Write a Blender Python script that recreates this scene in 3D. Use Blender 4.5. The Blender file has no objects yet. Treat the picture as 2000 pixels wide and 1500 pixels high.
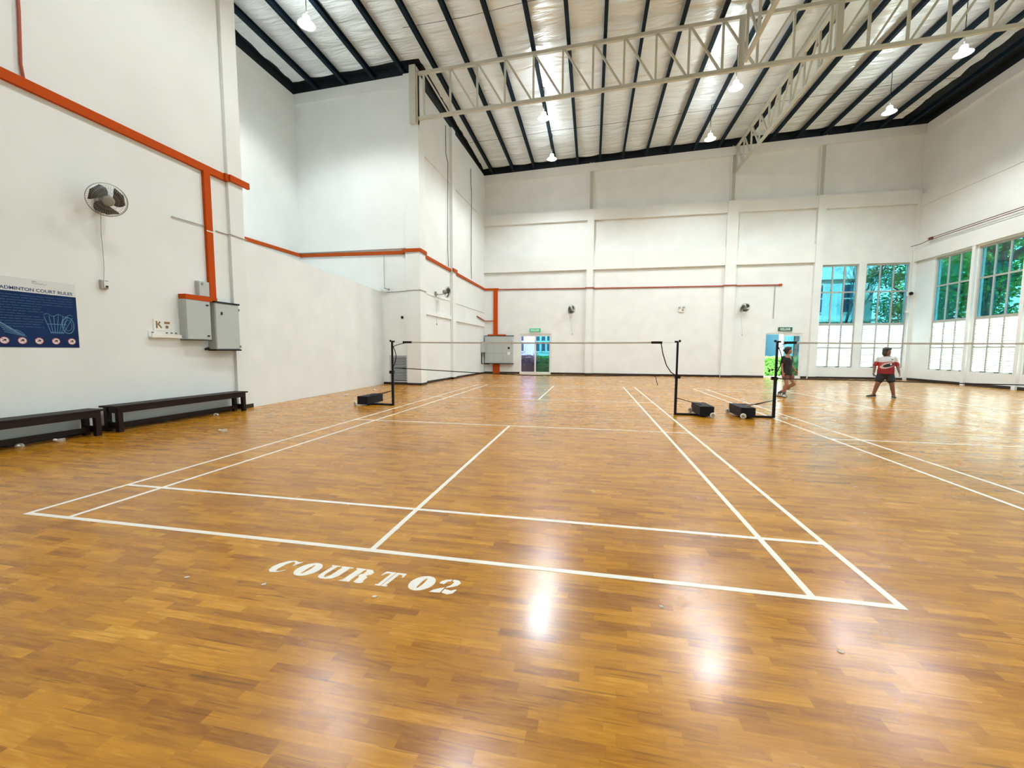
import bpy, math, random
from mathutils import Vector, Matrix
from mathutils.geometry import tessellate_polygon

S = bpy.context.scene
COL = S.collection
PI = math.pi
R = math.radians

# ------------------------------------------------------------------ camera, light, exposure
cam_d = bpy.data.cameras.new('camera'); cam = bpy.data.objects.new('camera', cam_d); COL.objects.link(cam)
S.camera = cam
YAW, PITCH, ROLL = -0.1923, -0.0801, 0.0055
cam_d.sensor_width = 36.0; cam_d.lens = 793.3 * 36 / 2000; cam_d.clip_start = 0.05; cam_d.clip_end = 400
_f = Vector((math.sin(YAW) * math.cos(PITCH), math.cos(YAW) * math.cos(PITCH), math.sin(PITCH)))
_r = Vector((math.cos(YAW), -math.sin(YAW), 0)); _u = _r.cross(_f)
_r2 = _r * math.cos(ROLL) + _u * math.sin(ROLL); _u2 = -_r * math.sin(ROLL) + _u * math.cos(ROLL)
cam.matrix_world = Matrix(((_r2.x, _u2.x, -_f.x, 4.4604), (_r2.y, _u2.y, -_f.y, -2.3586), (_r2.z, _u2.z, -_f.z, 1.3247), (0, 0, 0, 1)))

W = bpy.data.worlds.new('sky'); S.world = W; W.use_nodes = True
bgn = W.node_tree.nodes['Background']; bgn.inputs[0].default_value = (0.80, 0.92, 1.0, 1); bgn.inputs[1].default_value = 9.0

sun_d = bpy.data.lights.new('sun', 'SUN'); sun_d.energy = 12.0; sun_d.angle = R(3); sun_d.color = (1.0, 0.95, 0.86)
sun = bpy.data.objects.new('sun', sun_d); COL.objects.link(sun)
sun.rotation_euler = (R(52), 0, R(-9))       # comes from behind the camera, along the right wall

LAMP_W = 86.0
LAMP_COL = (0.95, 1.0, 0.99)
S.view_settings.view_transform = 'Standard'
S.view_settings.look = 'None'
S.view_settings.gamma = 1.0
S.view_settings.use_curve_mapping = False
S.view_settings.exposure = 1.12
S.cycles.use_denoising = True
S.cycles.max_bounces = 8; S.cycles.diffuse_bounces = 5; S.cycles.glossy_bounces = 4
S.cycles.transparent_max_bounces = 12; S.cycles.transmission_bounces = 4
S.cycles.sample_clamp_indirect = 8.0

# ------------------------------------------------------------------ mesh helpers
class MB:
    def __init__(s): s.v = []; s.f = []
    def add(s, vs, fs):
        o = len(s.v); s.v += [tuple(p) for p in vs]; s.f += [tuple(i + o for i in f) for f in fs]; return s
    def hexa(s, p):       # p: 4 bottom + 4 top, both counter-clockwise from above
        return s.add(p, [(3, 2, 1, 0), (4, 5, 6, 7), (0, 1, 5, 4), (1, 2, 6, 5), (2, 3, 7, 6), (3, 0, 4, 7)])
    def box(s, x0, x1, y0, y1, z0, z1):
        return s.hexa([(x0, y0, z0), (x1, y0, z0), (x1, y1, z0), (x0, y1, z0), (x0, y0, z1), (x1, y0, z1), (x1, y1, z1), (x0, y1, z1)])
    def obox(s, c, ax, ay, az, hx, hy, hz):
        c = Vector(c); P = []
        for k in (-1, 1):
            for i, j in ((-1, -1), (1, -1), (1, 1), (-1, 1)): P.append(c + ax * (i * hx) + ay * (j * hy) + az * (k * hz))
        return s.hexa(P)
    def bar(s, a, b, w, h=None):
        a = Vector(a); b = Vector(b); h = h or w; d = (b - a); L = d.length; d.normalize()
        up = Vector((0, 0, 1)) if abs(d.z) < 0.95 else Vector((0, 1, 0))
        x = d.cross(up).normalized(); y = x.cross(d).normalized()
        return s.obox((a + b) / 2, x, d, y, w / 2, L / 2, h / 2)
    def tube(s, path, r, n=8, closed=False):
        path = [Vector(p) for p in path]; m = len(path); rr = r if isinstance(r, (list, tuple)) else [r] * m
        rings = []; prev = None
        for i, p in enumerate(path):
            if closed: t = path[(i + 1) % m] - path[i - 1]
            else: t = path[min(i + 1, m - 1)] - path[max(i - 1, 0)]
            t.normalize()
            if prev is None:
                u = t.cross(Vector((0, 0, 1)));
                if u.length < 1e-3: u = t.cross(Vector((0, 1, 0)))
            else: u = prev - t * prev.dot(t)
            u.normalize(); prev = u; w = t.cross(u)
            rings.append([p + (u * math.cos(2 * PI * k / n) + w * math.sin(2 * PI * k / n)) * rr[i] for k in range(n)])
        vs = [q for ring in rings for q in ring]; fs = []
        for i in range(m if closed else m - 1):
            a = i * n; b = ((i + 1) % m) * n
            for k in range(n): fs.append((a + k, a + (k + 1) % n, b + (k + 1) % n, b + k))
        if not closed: fs += [tuple(range(n - 1, -1, -1)), tuple((m - 1) * n + k for k in range(n))]
        return s.add(vs, fs)
    def lathe(s, prof, c=(0, 0, 0), n=24, axis=(0, 0, 1), sx=1, sy=1):
        a = Vector(axis).normalized(); q = Vector((0, 0, 1)).rotation_difference(a); c = Vector(c); vs = []
        for r, z in prof:
            for k in range(n): vs.append(c + q @ Vector((r * sx * math.cos(2 * PI * k / n), r * sy * math.sin(2 * PI * k / n), z)))
        fs = []
        for i in range(len(prof) - 1):
            for k in range(n): fs.append((i * n + k, i * n + (k + 1) % n, (i + 1) * n + (k + 1) % n, (i + 1) * n + k))
        if prof[0][0] > 1e-4: fs.append(tuple(range(n - 1, -1, -1)))
        if prof[-1][0] > 1e-4: fs.append(tuple((len(prof) - 1) * n + k for k in range(n)))
        return s.add(vs, fs)
    def ell(s, c, rx, ry=None, rz=None, n=16, m=10, q=None):
        ry = ry or rx; rz = rz or rx; c = Vector(c); vs = []; fs = []
        for i in range(m + 1):
            th = PI * i / m; st = max(math.sin(th), 1e-3)
            for k in range(n):
                p = Vector((rx * st * math.cos(2 * PI * k / n), ry * st * math.sin(2 * PI * k / n), -rz * math.cos(th)))
                vs.append(c + (q @ p if q else p))
        for i in range(m):
            for k in range(n): fs.append((i * n + k, i * n + (k + 1) % n, (i + 1) * n + (k + 1) % n, (i + 1) * n + k))
        fs += [tuple(range(n - 1, -1, -1)), tuple(m * n + k for k in range(n))]
        return s.add(vs, fs)
    def poly(s, loops, frame, th):      # 2D loops (outer, holes...) extruded by th; frame(x, y, z) -> point
        fl = [p for l in loops for p in l]; n = len(fl)
        tri = tessellate_polygon([[Vector((p[0], p[1], 0)) for p in l] for l in loops])
        vs = [frame(p[0], p[1], 0) for p in fl] + [frame(p[0], p[1], th) for p in fl]
        fs = [(t[2], t[1], t[0]) for t in tri] + [(t[0] + n, t[1] + n, t[2] + n) for t in tri]
        o = 0
        for l in loops:
            for k in range(len(l)):
                a = o + k; b = o + (k + 1) % len(l); fs.append((a, b, b + n, a + n))
            o += len(l)
        return s.add(vs, fs)
    def mesh(s, name, m, smooth=False):
        me = bpy.data.meshes.new(name); me.from_pydata(s.v, [], s.f); me.update()
        if m: me.materials.append(m)
        if smooth:
            for p in me.polygons: p.use_smooth = True
        return me

def obj(name, mb, m, parent=None, smooth=False, bevel=0, loc=None):
    me = mb.mesh(name, m, smooth) if isinstance(mb, MB) else mb
    if isinstance(mb, MB):
        import bmesh
        bm = bmesh.new(); bm.from_mesh(me); bmesh.ops.recalc_face_normals(bm, faces=bm.faces)
        if bevel:
            bmesh.ops.bevel(bm, geom=[e for e in bm.edges if len(e.link_faces) == 2 and e.calc_face_angle(0) > 0.6], offset=bevel, segments=2, profile=0.6, affect='EDGES')
        bm.to_mesh(me); bm.free()
        if smooth:
            for p in me.polygons: p.use_smooth = True
    o = bpy.data.objects.new(name, me); COL.objects.link(o)
    if parent: o.parent = parent
    if loc is not None: o.location = loc
    return o
def tag(o, label, cat, group=None, kind=None):
    o['label'] = label; o['category'] = cat
    if group: o['group'] = group
    if kind: o['kind'] = kind
    return o
def thing(name, label, cat, loc=(0, 0, 0), rz=0, group=None):
    o = bpy.data.objects.new(name, None); COL.objects.link(o); o.empty_display_size = 0.1
    o.location = loc; o.rotation_euler = (0, 0, rz)
    return tag(o, label, cat, group)
def struct(name, mb, m, label=None, parent=None, **k):
    o = obj(name, mb, m, parent, **k)
    if not parent:
        o['kind'] = 'structure'; o['category'] = name.split('_')[0]
        if label: o['label'] = label
    return o
def copy_tree(o, parent=None):
    c = o.copy(); COL.objects.link(c); c.parent = parent
    for ch in list(o.children): copy_tree(ch, c)
    return c

# ------------------------------------------------------------------ materials
def mat(name, col, rough=0.5, metal=0.0, spec=0.5, coat=0.0, emis=None, estr=0, trans=0, noise=0, nscale=5, bump=0, bscale=40):
    m = bpy.data.materials.new(name); m.use_nodes = True; nt = m.node_tree; b = nt.nodes['Principled BSDF']
    b.inputs['Base Color'].default_value = (*col, 1); b.inputs['Roughness'].default_value = rough
    b.inputs['Metallic'].default_value = metal; b.inputs['Specular IOR Level'].default_value = spec
    b.inputs['Coat Weight'].default_value = coat
    if emis: b.inputs['Emission Color'].default_value = (*emis, 1); b.inputs['Emission Strength'].default_value = estr
    if noise or bump: tc = nt.nodes.new('ShaderNodeTexCoord')
    if noise:
        n = nt.nodes.new('ShaderNodeTexNoise'); n.inputs['Scale'].default_value = nscale; n.inputs['Detail'].default_value = 5
        nt.links.new(tc.outputs['Object'], n.inputs['Vector'])
        mr = nt.nodes.new('ShaderNodeMapRange'); mr.inputs['From Min'].default_value = 0.3; mr.inputs['From Max'].default_value = 0.7
        mr.inputs['To Min'].default_value = 1 - noise; mr.inputs['To Max'].default_value = 1 + noise * 0.4
        nt.links.new(n.outputs['Fac'], mr.inputs['Value'])
        mx = nt.nodes.new('ShaderNodeVectorMath'); mx.operation = 'SCALE'; mx.inputs[0].default_value = col
        nt.links.new(mr.outputs['Result'], mx.inputs['Scale']); nt.links.new(mx.outputs['Vector'], b.inputs['Base Color'])
    if bump:
        n2 = nt.nodes.new('ShaderNodeTexNoise'); n2.inputs['Scale'].default_value = bscale; n2.inputs['Detail'].default_value = 4
        nt.links.new(tc.outputs['Object'], n2.inputs['Vector'])
        bp = nt.nodes.new('ShaderNodeBump'); bp.inputs['Strength'].default_value = bump; bp.inputs['Distance'].default_value = 0.01
        nt.links.new(n2.outputs['Fac'], bp.inputs['Height']); nt.links.new(bp.outputs['Normal'], b.inputs['Normal'])
    return m

M = {}
M['wall'] = mat('painted_plaster', (0.80, 0.835, 0.83), 0.75, noise=0.05, nscale=0.8, bump=0.15, bscale=60, spec=0.25)
M['wall_scuff'] = mat('scuffed_plaster', (0.80, 0.835, 0.835), 0.7, noise=0.05, nscale=1.6, bump=0.1, bscale=50, spec=0.3)
M['steel_paint'] = mat('cream_steel_paint', (0.56, 0.555, 0.48), 0.5)
M['purlin'] = mat('dark_purlin_steel', (0.005, 0.017, 0.030), 0.65, spec=0.15, noise=0.3, nscale=14)
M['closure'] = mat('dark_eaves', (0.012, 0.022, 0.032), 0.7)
M['base'] = mat('dark_skirting', (0.018, 0.009, 0.008), 0.4)
M['orange'] = mat('orange_trunking', (0.50, 0.068, 0.002), 0.7, spec=0.15)
M['red'] = mat('red_brown_pipe', (0.36, 0.065, 0.035), 0.5)
M['dark_red'] = mat('dark_red_brown_pipe', (0.12, 0.028, 0.018), 0.5)
M['tape'] = mat('court_line_paint', (0.86, 0.84, 0.78), 0.35)
M['bench'] = mat('dark_stained_wood', (0.014, 0.005, 0.003), 0.5, spec=0.25, noise=0.35, nscale=9)
M['grey_box'] = mat('grey_enamel', (0.47, 0.51, 0.51), 0.4)
M['black'] = mat('black_plastic', (0.007, 0.007, 0.008), 0.5, spec=0.3)
M['navy'] = mat('black_navy_paint', (0.005, 0.006, 0.014), 0.6, spec=0.3)
M['white_plastic'] = mat('white_plastic', (0.80, 0.80, 0.76), 0.4)
M['grey_plastic'] = mat('grey_plastic', (0.30, 0.30, 0.28), 0.4)
M['fan_blade'] = mat('smoky_fan_blade', (0.05, 0.048, 0.045), 0.3)
M['fan_wire'] = mat('fan_wire', (0.36, 0.36, 0.34), 0.35, metal=0.6)
M['conduit'] = mat('grey_conduit', (0.42, 0.41, 0.38), 0.5)
M['lamp'] = mat('white_lamp_enamel', (0.85, 0.85, 0.83), 0.3, emis=(1, 0.97, 0.9), estr=0.6)
M['glow'] = mat('lamp_glow', (1, 1, 1), 0.5, emis=(1.0, 0.97, 0.90), estr=14)
M['frame'] = mat('window_frame_paint', (0.42, 0.43, 0.40), 0.5)
M['alu'] = mat('aluminium_door_frame', (0.75, 0.77, 0.78), 0.35)
M['net_white'] = mat('net_tape_white', (0.55, 0.53, 0.48), 0.7)
M['cord'] = mat('net_cord', (0.30, 0.26, 0.22), 0.8)
M['green_sign'] = mat('green_sign', (0.03, 0.30, 0.17), 0.4, emis=(0.05, 0.5, 0.28), estr=0.25)
M['sign_white'] = mat('sign_white', (0.8, 0.82, 0.8), 0.4)
M['poster_blue'] = mat('poster_blue', (0.002, 0.020, 0.105), 0.35, noise=0.25, nscale=3, spec=0.2)
M['poster_white'] = mat('poster_white', (0.68, 0.69, 0.69), 0.3)
M['poster_ink'] = mat('poster_ink', (0.02, 0.04, 0.13), 0.3)
M['poster_line'] = mat('poster_line', (0.02, 0.085, 0.22), 0.3)
M['poster_pale'] = mat('poster_pale', (0.10, 0.27, 0.44), 0.3)
M['poster_red'] = mat('poster_red', (0.55, 0.05, 0.07), 0.3)
M['cork'] = mat('cork_white', (0.82, 0.80, 0.74), 0.5)
M['feather'] = mat('feather_white', (0.85, 0.83, 0.77), 0.6)
M['brown'] = mat('brown_print', (0.25, 0.16, 0.07), 0.5)
M['hole'] = mat('dark_hole', (0.004, 0.004, 0.004), 0.8)
M['vent'] = mat('vent_grey', (0.45, 0.47, 0.48), 0.45)
M['skin'] = mat('skin', (0.40, 0.20, 0.125), 0.5)
M['skin2'] = mat('skin_tan', (0.22, 0.10, 0.065), 0.5)
M['hair'] = mat('black_hair', (0.012, 0.009, 0.008), 0.45, bump=0.4, bscale=120)
M['shirt_black'] = mat('black_jersey', (0.010, 0.009, 0.011), 0.8)
M['shorts_pink'] = mat('dusty_pink_shorts', (0.20, 0.075, 0.065), 0.8)
M['shorts_black'] = mat('black_shorts', (0.010, 0.011, 0.014), 0.7)
M['shoe_white'] = mat('pale_shoe', (0.45, 0.45, 0.46), 0.6)
M['shoe_dark'] = mat('dark_shoe', (0.015, 0.014, 0.018), 0.6)
M['sock'] = mat('grey_sock', (0.10, 0.10, 0.13), 0.8)
M['bark'] = mat('tree_bark', (0.045, 0.050, 0.045), 0.9, noise=0.4, nscale=5)
M['leaf'] = mat('leaf_green', (0.10, 0.33, 0.06), 0.5)
M['leaf2'] = mat('leaf_light_green', (0.26, 0.58, 0.10), 0.5)
M['leaf_purple'] = mat('purple_brown_leaves', (0.14, 0.08, 0.10), 0.6)
M['bld'] = mat('pale_blue_render', (0.66, 0.76, 0.82), 0.8)
M['bld_win'] = mat('dark_blue_glass', (0.02, 0.07, 0.15), 0.15)
M['bld_trim'] = mat('white_trim', (0.75, 0.77, 0.78), 0.6)
M['grass'] = mat('grass', (0.10, 0.22, 0.05), 0.9, noise=0.4, nscale=0.7)
M['paving'] = mat('pale_paving', (0.55, 0.53, 0.50), 0.8)

def leafy(m, t=0.35):          # leaves let some light through
    nt = m.node_tree; b = nt.nodes['Principled BSDF']; o = nt.nodes['Material Output']
    tr = nt.nodes.new('ShaderNodeBsdfTranslucent'); tr.inputs[0].default_value = b.inputs['Base Color'].default_value
    mx = nt.nodes.new('ShaderNodeMixShader'); mx.inputs[0].default_value = t
    nt.links.new(b.outputs[0], mx.inputs[1]); nt.links.new(tr.outputs[0], mx.inputs[2]); nt.links.new(mx.outputs[0], o.inputs[0])
for k in ('leaf', 'leaf2', 'leaf_purple', 'feather'): leafy(M[k])
def glass(name, tint, refl=0.08):
    m = bpy.data.materials.new(name); m.use_nodes = True; nt = m.node_tree; nt.nodes.remove(nt.nodes['Principled BSDF']); o = nt.nodes['Material Output']
    t = nt.nodes.new('ShaderNodeBsdfTransparent'); t.inputs[0].default_value = (*tint, 1)
    g = nt.nodes.new('ShaderNodeBsdfGlossy'); g.inputs['Roughness'].default_value = 0.02
    mx = nt.nodes.new('ShaderNodeMixShader'); mx.inputs[0].default_value = refl
    nt.links.new(t.outputs[0], mx.inputs[1]); nt.links.new(g.outputs[0], mx.inputs[2]); nt.links.new(mx.outputs[0], o.inputs[0])
    return m
M['glass_teal'] = glass('teal_tinted_glass', (0.15, 0.31, 0.34))
M['glass_violet'] = glass('clear_violet_glass', (0.44, 0.43, 0.56))
M['glass_cyan'] = glass('cyan_glass', (0.20, 0.42, 0.46))
M['slat_edge'] = mat('tan_slat_edge', (0.16, 0.11, 0.07), 0.5)
M['frost'] = mat('frosted_louvre_glass', (0.93, 0.93, 0.92), 0.3)
leafy(M['frost'], 0.68)

def floor_material():
    m = bpy.data.materials.new('parquet_floor'); m.use_nodes = True; nt = m.node_tree; N = nt.nodes; L = nt.links
    b = N['Principled BSDF']; tc = N.new('ShaderNodeTexCoord'); sp = N.new('ShaderNodeSeparateXYZ'); L.new(tc.outputs['Object'], sp.inputs[0])
    def mth(op, a, c=None, d=None):
        n = N.new('ShaderNodeMath'); n.operation = op
        for i, v in enumerate((a, c, d)):
            if v is None: continue
            if isinstance(v, (int, float)): n.inputs[i].default_value = v
            else: L.new(v, n.inputs[i])
        return n.outputs[0]
    w, ln = 0.050, 0.27
    ry = mth('DIVIDE', sp.outputs['Y'], w); row = mth('FLOOR', ry); fy = mth('FRACT', ry)
    wn = N.new('ShaderNodeTexWhiteNoise'); wn.noise_dimensions = '1D'; L.new(row, wn.inputs['W'])
    rx = mth('ADD', mth('DIVIDE', sp.outputs['X'], ln), mth('MULTIPLY', wn.outputs['Value'], 7.0))
    colm = mth('FLOOR', rx); fx = mth('FRACT', rx)
    cb = N.new('ShaderNodeCombineXYZ'); L.new(colm, cb.inputs[0]); L.new(row, cb.inputs[1])
    w2 = N.new('ShaderNodeTexWhiteNoise'); w2.noise_dimensions = '2D'; L.new(cb.outputs[0], w2.inputs['Vector'])
    # broader boards share a tone so that strips run together here and there
    cb3 = N.new('ShaderNodeCombineXYZ'); L.new(mth('FLOOR', mth('DIVIDE', rx, 2.0)), cb3.inputs[0]); L.new(mth('FLOOR', mth('DIVIDE', ry, 2.0)), cb3.inputs[1])
    w3 = N.new('ShaderNodeTexWhiteNoise'); w3.noise_dimensions = '2D'; L.new(cb3.outputs[0], w3.inputs['Vector'])
    mp = N.new('ShaderNodeMapping'); mp.inputs['Scale'].default_value = (4.0, 34.0, 1); L.new(tc.outputs['Object'], mp.inputs[0])
    off = N.new('ShaderNodeVectorMath'); off.operation = 'ADD'; L.new(mp.outputs[0], off.inputs[0])
    sc = N.new('ShaderNodeVectorMath'); sc.operation = 'SCALE'; sc.inputs['Scale'].default_value = 13; L.new(w2.outputs['Color'], sc.inputs[0]); L.new(sc.outputs[0], off.inputs[1])
    gr = N.new('ShaderNodeTexNoise'); gr.inputs['Scale'].default_value = 1.6; gr.inputs['Detail'].default_value = 7; gr.inputs['Distortion'].default_value = 0.8; L.new(off.outputs[0], gr.inputs['Vector'])
    big = N.new('ShaderNodeTexNoise'); big.inputs['Scale'].default_value = 0.55; big.inputs['Detail'].default_value = 4; L.new(tc.outputs['Object'], big.inputs['Vector'])
    t = mth('ADD', mth('ADD', mth('MULTIPLY', w2.outputs['Value'], 0.30), mth('MULTIPLY', w3.outputs['Value'], 0.16)), mth('ADD', mth('ADD', mth('MULTIPLY', gr.outputs['Fac'], 0.72), -0.11), mth('MULTIPLY', big.outputs['Fac'], 0.42)))
    cr = N.new('ShaderNodeValToRGB'); L.new(mth('MULTIPLY', t, 0.70), cr.inputs[0])
    e = cr.color_ramp.elements; e[0].position = 0.16; e[0].color = (0.18, 0.053, 0.001, 1); e[1].position = 0.85; e[1].color = (0.82, 0.44, 0.055, 1)
    e2 = e.new(0.38); e2.color = (0.37, 0.142, 0.003, 1); e3 = e.new(0.60); e3.color = (0.56, 0.245, 0.007, 1)
    # thin dark joints
    jy = mth('LESS_THAN', mth('MINIMUM', fy, mth('SUBTRACT', 1.0, fy)), 0.018)
    jx = mth('LESS_THAN', mth('MINIMUM', fx, mth('SUBTRACT', 1.0, fx)), 0.004)
    j = mth('MULTIPLY', mth('MAXIMUM', jy, jx), 0.16)
    # long scratches and scuffs
    scr = None
    for ang, off2 in ((0.5, 3.0), (1.9, 17.0), (2.7, 29.0)):
        mpa = N.new('ShaderNodeMapping'); mpa.inputs['Rotation'].default_value = (0, 0, ang); mpa.inputs['Scale'].default_value = (1.6, 60.0, 1); mpa.inputs['Location'].default_value = (off2, off2, 0)
        L.new(tc.outputs['Object'], mpa.inputs[0]); vo = N.new('ShaderNodeTexNoise'); vo.inputs['Scale'].default_value = 1.0; vo.inputs['Detail'].default_value = 1; L.new(mpa.outputs[0], vo.inputs['Vector'])
        sv = mth('MULTIPLY', mth('GREATER_THAN', vo.outputs['Fac'], 0.715), 0.40); scr = sv if scr is None else mth('MAXIMUM', scr, sv)
    sm = N.new('ShaderNodeTexNoise'); sm.inputs['Scale'].default_value = 2.6; sm.inputs['Detail'].default_value = 8; sm.inputs['Roughness'].default_value = 0.7; L.new(tc.outputs['Object'], sm.inputs['Vector'])
    smr = N.new('ShaderNodeMapRange'); smr.inputs['From Min'].default_value = 0.60; smr.inputs['From Max'].default_value = 0.78; smr.inputs['To Max'].default_value = 0.32; L.new(sm.outputs['Fac'], smr.inputs['Value'])
    scr = mth('MAXIMUM', scr, smr.outputs[0])
    mxj = N.new('ShaderNodeMix'); mxj.data_type = 'RGBA'; L.new(mth('MAXIMUM', j, scr), mxj.inputs['Factor']); L.new(cr.outputs[0], mxj.inputs['A']); mxj.inputs['B'].default_value = (0.05, 0.018, 0.004, 1)
    L.new(mxj.outputs['Result'], b.inputs['Base Color'])
    rn = N.new('ShaderNodeTexNoise'); rn.inputs['Scale'].default_value = 2.2; rn.inputs['Detail'].default_value = 6; L.new(tc.outputs['Object'], rn.inputs['Vector'])
    mr = N.new('ShaderNodeMapRange'); mr.inputs['From Min'].default_value = 0.3; mr.inputs['From Max'].default_value = 0.7; mr.inputs['To Min'].default_value = 0.19; mr.inputs['To Max'].default_value = 0.30
    L.new(rn.outputs['Fac'], mr.inputs['Value']); L.new(mr.outputs[0], b.inputs['Roughness'])
    b.inputs['Specular IOR Level'].default_value = 0.55
    bn = N.new('ShaderNodeTexNoise'); bn.inputs['Scale'].default_value = 1.3; bn.inputs['Detail'].default_value = 3
    mp3 = N.new('ShaderNodeMapping'); mp3.inputs['Scale'].default_value = (4, 14, 1); L.new(tc.outputs['Object'], mp3.inputs[0]); L.new(mp3.outputs[0], bn.inputs['Vector'])
    hh = mth('ADD', mth('MULTIPLY', bn.outputs['Fac'], 0.5), mth('MULTIPLY', w2.outputs['Value'], 0.12))
    bu = N.new('ShaderNodeBump'); bu.inputs['Strength'].default_value = 0.07; bu.inputs['Distance'].default_value = 0.004; L.new(hh, bu.inputs['Height']); L.new(bu.outputs[0], b.inputs['Normal'])
    return m
M['floor'] = floor_material()

def foil_material():
    m = bpy.data.materials.new('roof_foil'); m.use_nodes = True; nt = m.node_tree; N = nt.nodes; L = nt.links; b = N['Principled BSDF']
    b.inputs['Base Color'].default_value = (0.88, 0.96, 1.0, 1); b.inputs['Metallic'].default_value = 0.30; b.inputs['Roughness'].default_value = 0.28
    tc = N.new('ShaderNodeTexCoord'); mp = N.new('ShaderNodeMapping'); mp.inputs['Scale'].default_value = (0.7, 4.0, 1); L.new(tc.outputs['Object'], mp.inputs[0])
    n = N.new('ShaderNodeTexNoise'); n.inputs['Scale'].default_value = 1.0; n.inputs['Detail'].default_value = 6; n.inputs['Distortion'].default_value = 0.6; L.new(mp.outputs[0], n.inputs['Vector'])
    bu = N.new('ShaderNodeBump'); bu.inputs['Strength'].default_value = 0.9; bu.inputs['Distance'].default_value = 0.12; L.new(n.outputs['Fac'], bu.inputs['Height']); L.new(bu.outputs[0], b.inputs['Normal'])
    return m
M['foil'] = foil_material()

def jersey_material():      # white yoke, red body with pale and black swooshes
    m = bpy.data.materials.new('white_red_jersey'); m.use_nodes = True; nt = m.node_tree; N = nt.nodes; L = nt.links; b = N['Principled BSDF']; b.inputs['Roughness'].default_value = 0.75
    tc = N.new('ShaderNodeTexCoord'); sp = N.new('ShaderNodeSeparateXYZ'); L.new(tc.outputs['Object'], sp.inputs[0])
    def mth(op, a, c=None):
        n = N.new('ShaderNodeMath'); n.operation = op
        for i, v in enumerate((a, c)):
            if v is None: continue
            if isinstance(v, (int, float)): n.inputs[i].default_value = v
            else: L.new(v, n.inputs[i])
        return n.outputs[0]
    x, z = sp.outputs['X'], sp.outputs['Z']
    def mix(f, a, c):
        n = N.new('ShaderNodeMix'); n.data_type = 'RGBA'; L.new(f, n.inputs['Factor'])
        if isinstance(a, tuple): n.inputs['A'].default_value = (*a, 1)
        else: L.new(a, n.inputs['A'])
        n.inputs['B'].default_value = (*c, 1); return n.outputs['Result']
    wav = mth('ADD', z, mth('MULTIPLY', mth('SINE', mth('MULTIPLY', x, 16.0)), 0.012))
    red = mth('LESS_THAN', wav, 1.075)
    c = mix(red, (0.60, 0.61, 0.63), (0.36, 0.022, 0.030))
    dk = mth('LESS_THAN', z, 0.90); c = mix(dk, c, (0.27, 0.010, 0.016))
    def ellip(cx, cz, rx, rz):
        return mth('ADD', mth('POWER', mth('ABSOLUTE', mth('DIVIDE', mth('SUBTRACT', x, cx), rx)), 2.0), mth('POWER', mth('ABSOLUTE', mth('DIVIDE', mth('SUBTRACT', mth('ADD', z, mth('MULTIPLY', x, 0.25)), cz), rz)), 2.0))
    d1 = ellip(0.0, 0.955, 0.15, 0.075)
    c = mix(mth('LESS_THAN', d1, 1.0), c, (0.62, 0.50, 0.48))
    d2 = ellip(-0.035, 0.965, 0.125, 0.050); c = mix(mth('LESS_THAN', d2, 1.0), c, (0.02, 0.012, 0.014))
    d3 = ellip(-0.03, 1.04, 0.16, 0.012); c = mix(mth('LESS_THAN', d3, 1.0), c, (0.62, 0.50, 0.48))
    d4 = ellip(-0.09, 0.985, 0.022, 0.030); c = mix(mth('LESS_THAN', d4, 1.0), c, (0.75, 0.72, 0.72))
    d5 = ellip(-0.115, 1.115, 0.028, 0.012); c = mix(mth('LESS_THAN', d5, 1.0), c, (0.02, 0.02, 0.06))
    L.new(c, b.inputs['Base Color'])
    return m
M['jersey'] = jersey_material()

# ------------------------------------------------------------------ the hall: walls, floor, roof
def zr(x): return 11.50 + 0.036 * (x + 1.5)        # underside of the roof beams
XL, XR, YB, YN = -3.3, 19.95, 21.4, -7.0

struct('floor', MB().box(-7.4, 20.2, -7.2, 21.6, -0.12, 0), M['floor'], 'glossy honey-coloured parquet floor of the sports hall')

def wall_holes(mb, axis, a0, a1, z0, z1, t0, t1, holes):
    """wall slab along axis ('x' or 'y') from a0 to a1, thickness t0..t1, minus rectangular holes (a, b, zlo, zhi)"""
    As = sorted({a0, a1, *[h[0] for h in holes], *[h[1] for h in holes]}); Zs = sorted({z0, z1, *[h[2] for h in holes], *[h[3] for h in holes]})
    for i in range(len(As) - 1):
        for j in range(len(Zs) - 1):
            ca = (As[i] + As[i + 1]) / 2; cz = (Zs[j] + Zs[j + 1]) / 2
            if any(h[0] < ca < h[1] and h[2] < cz < h[3] for h in holes): continue
            if axis == 'x': mb.box(As[i], As[i + 1], t0, t1, Zs[j], Zs[j + 1])
            else: mb.box(t0, t1, As[i], As[i + 1], Zs[j], Zs[j + 1])
def sloped(mb, x0, x1, y0, y1, z0, dz=0):
    mb.hexa([(x0, y0, z0), (x1, y0, z0), (x1, y1, z0), (x0, y1, z0), (x0, y0, zr(x0) + dz), (x1, y0, zr(x1) + dz), (x1, y1, zr(x1) + dz), (x0, y1, zr(x0) + dz)])

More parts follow.
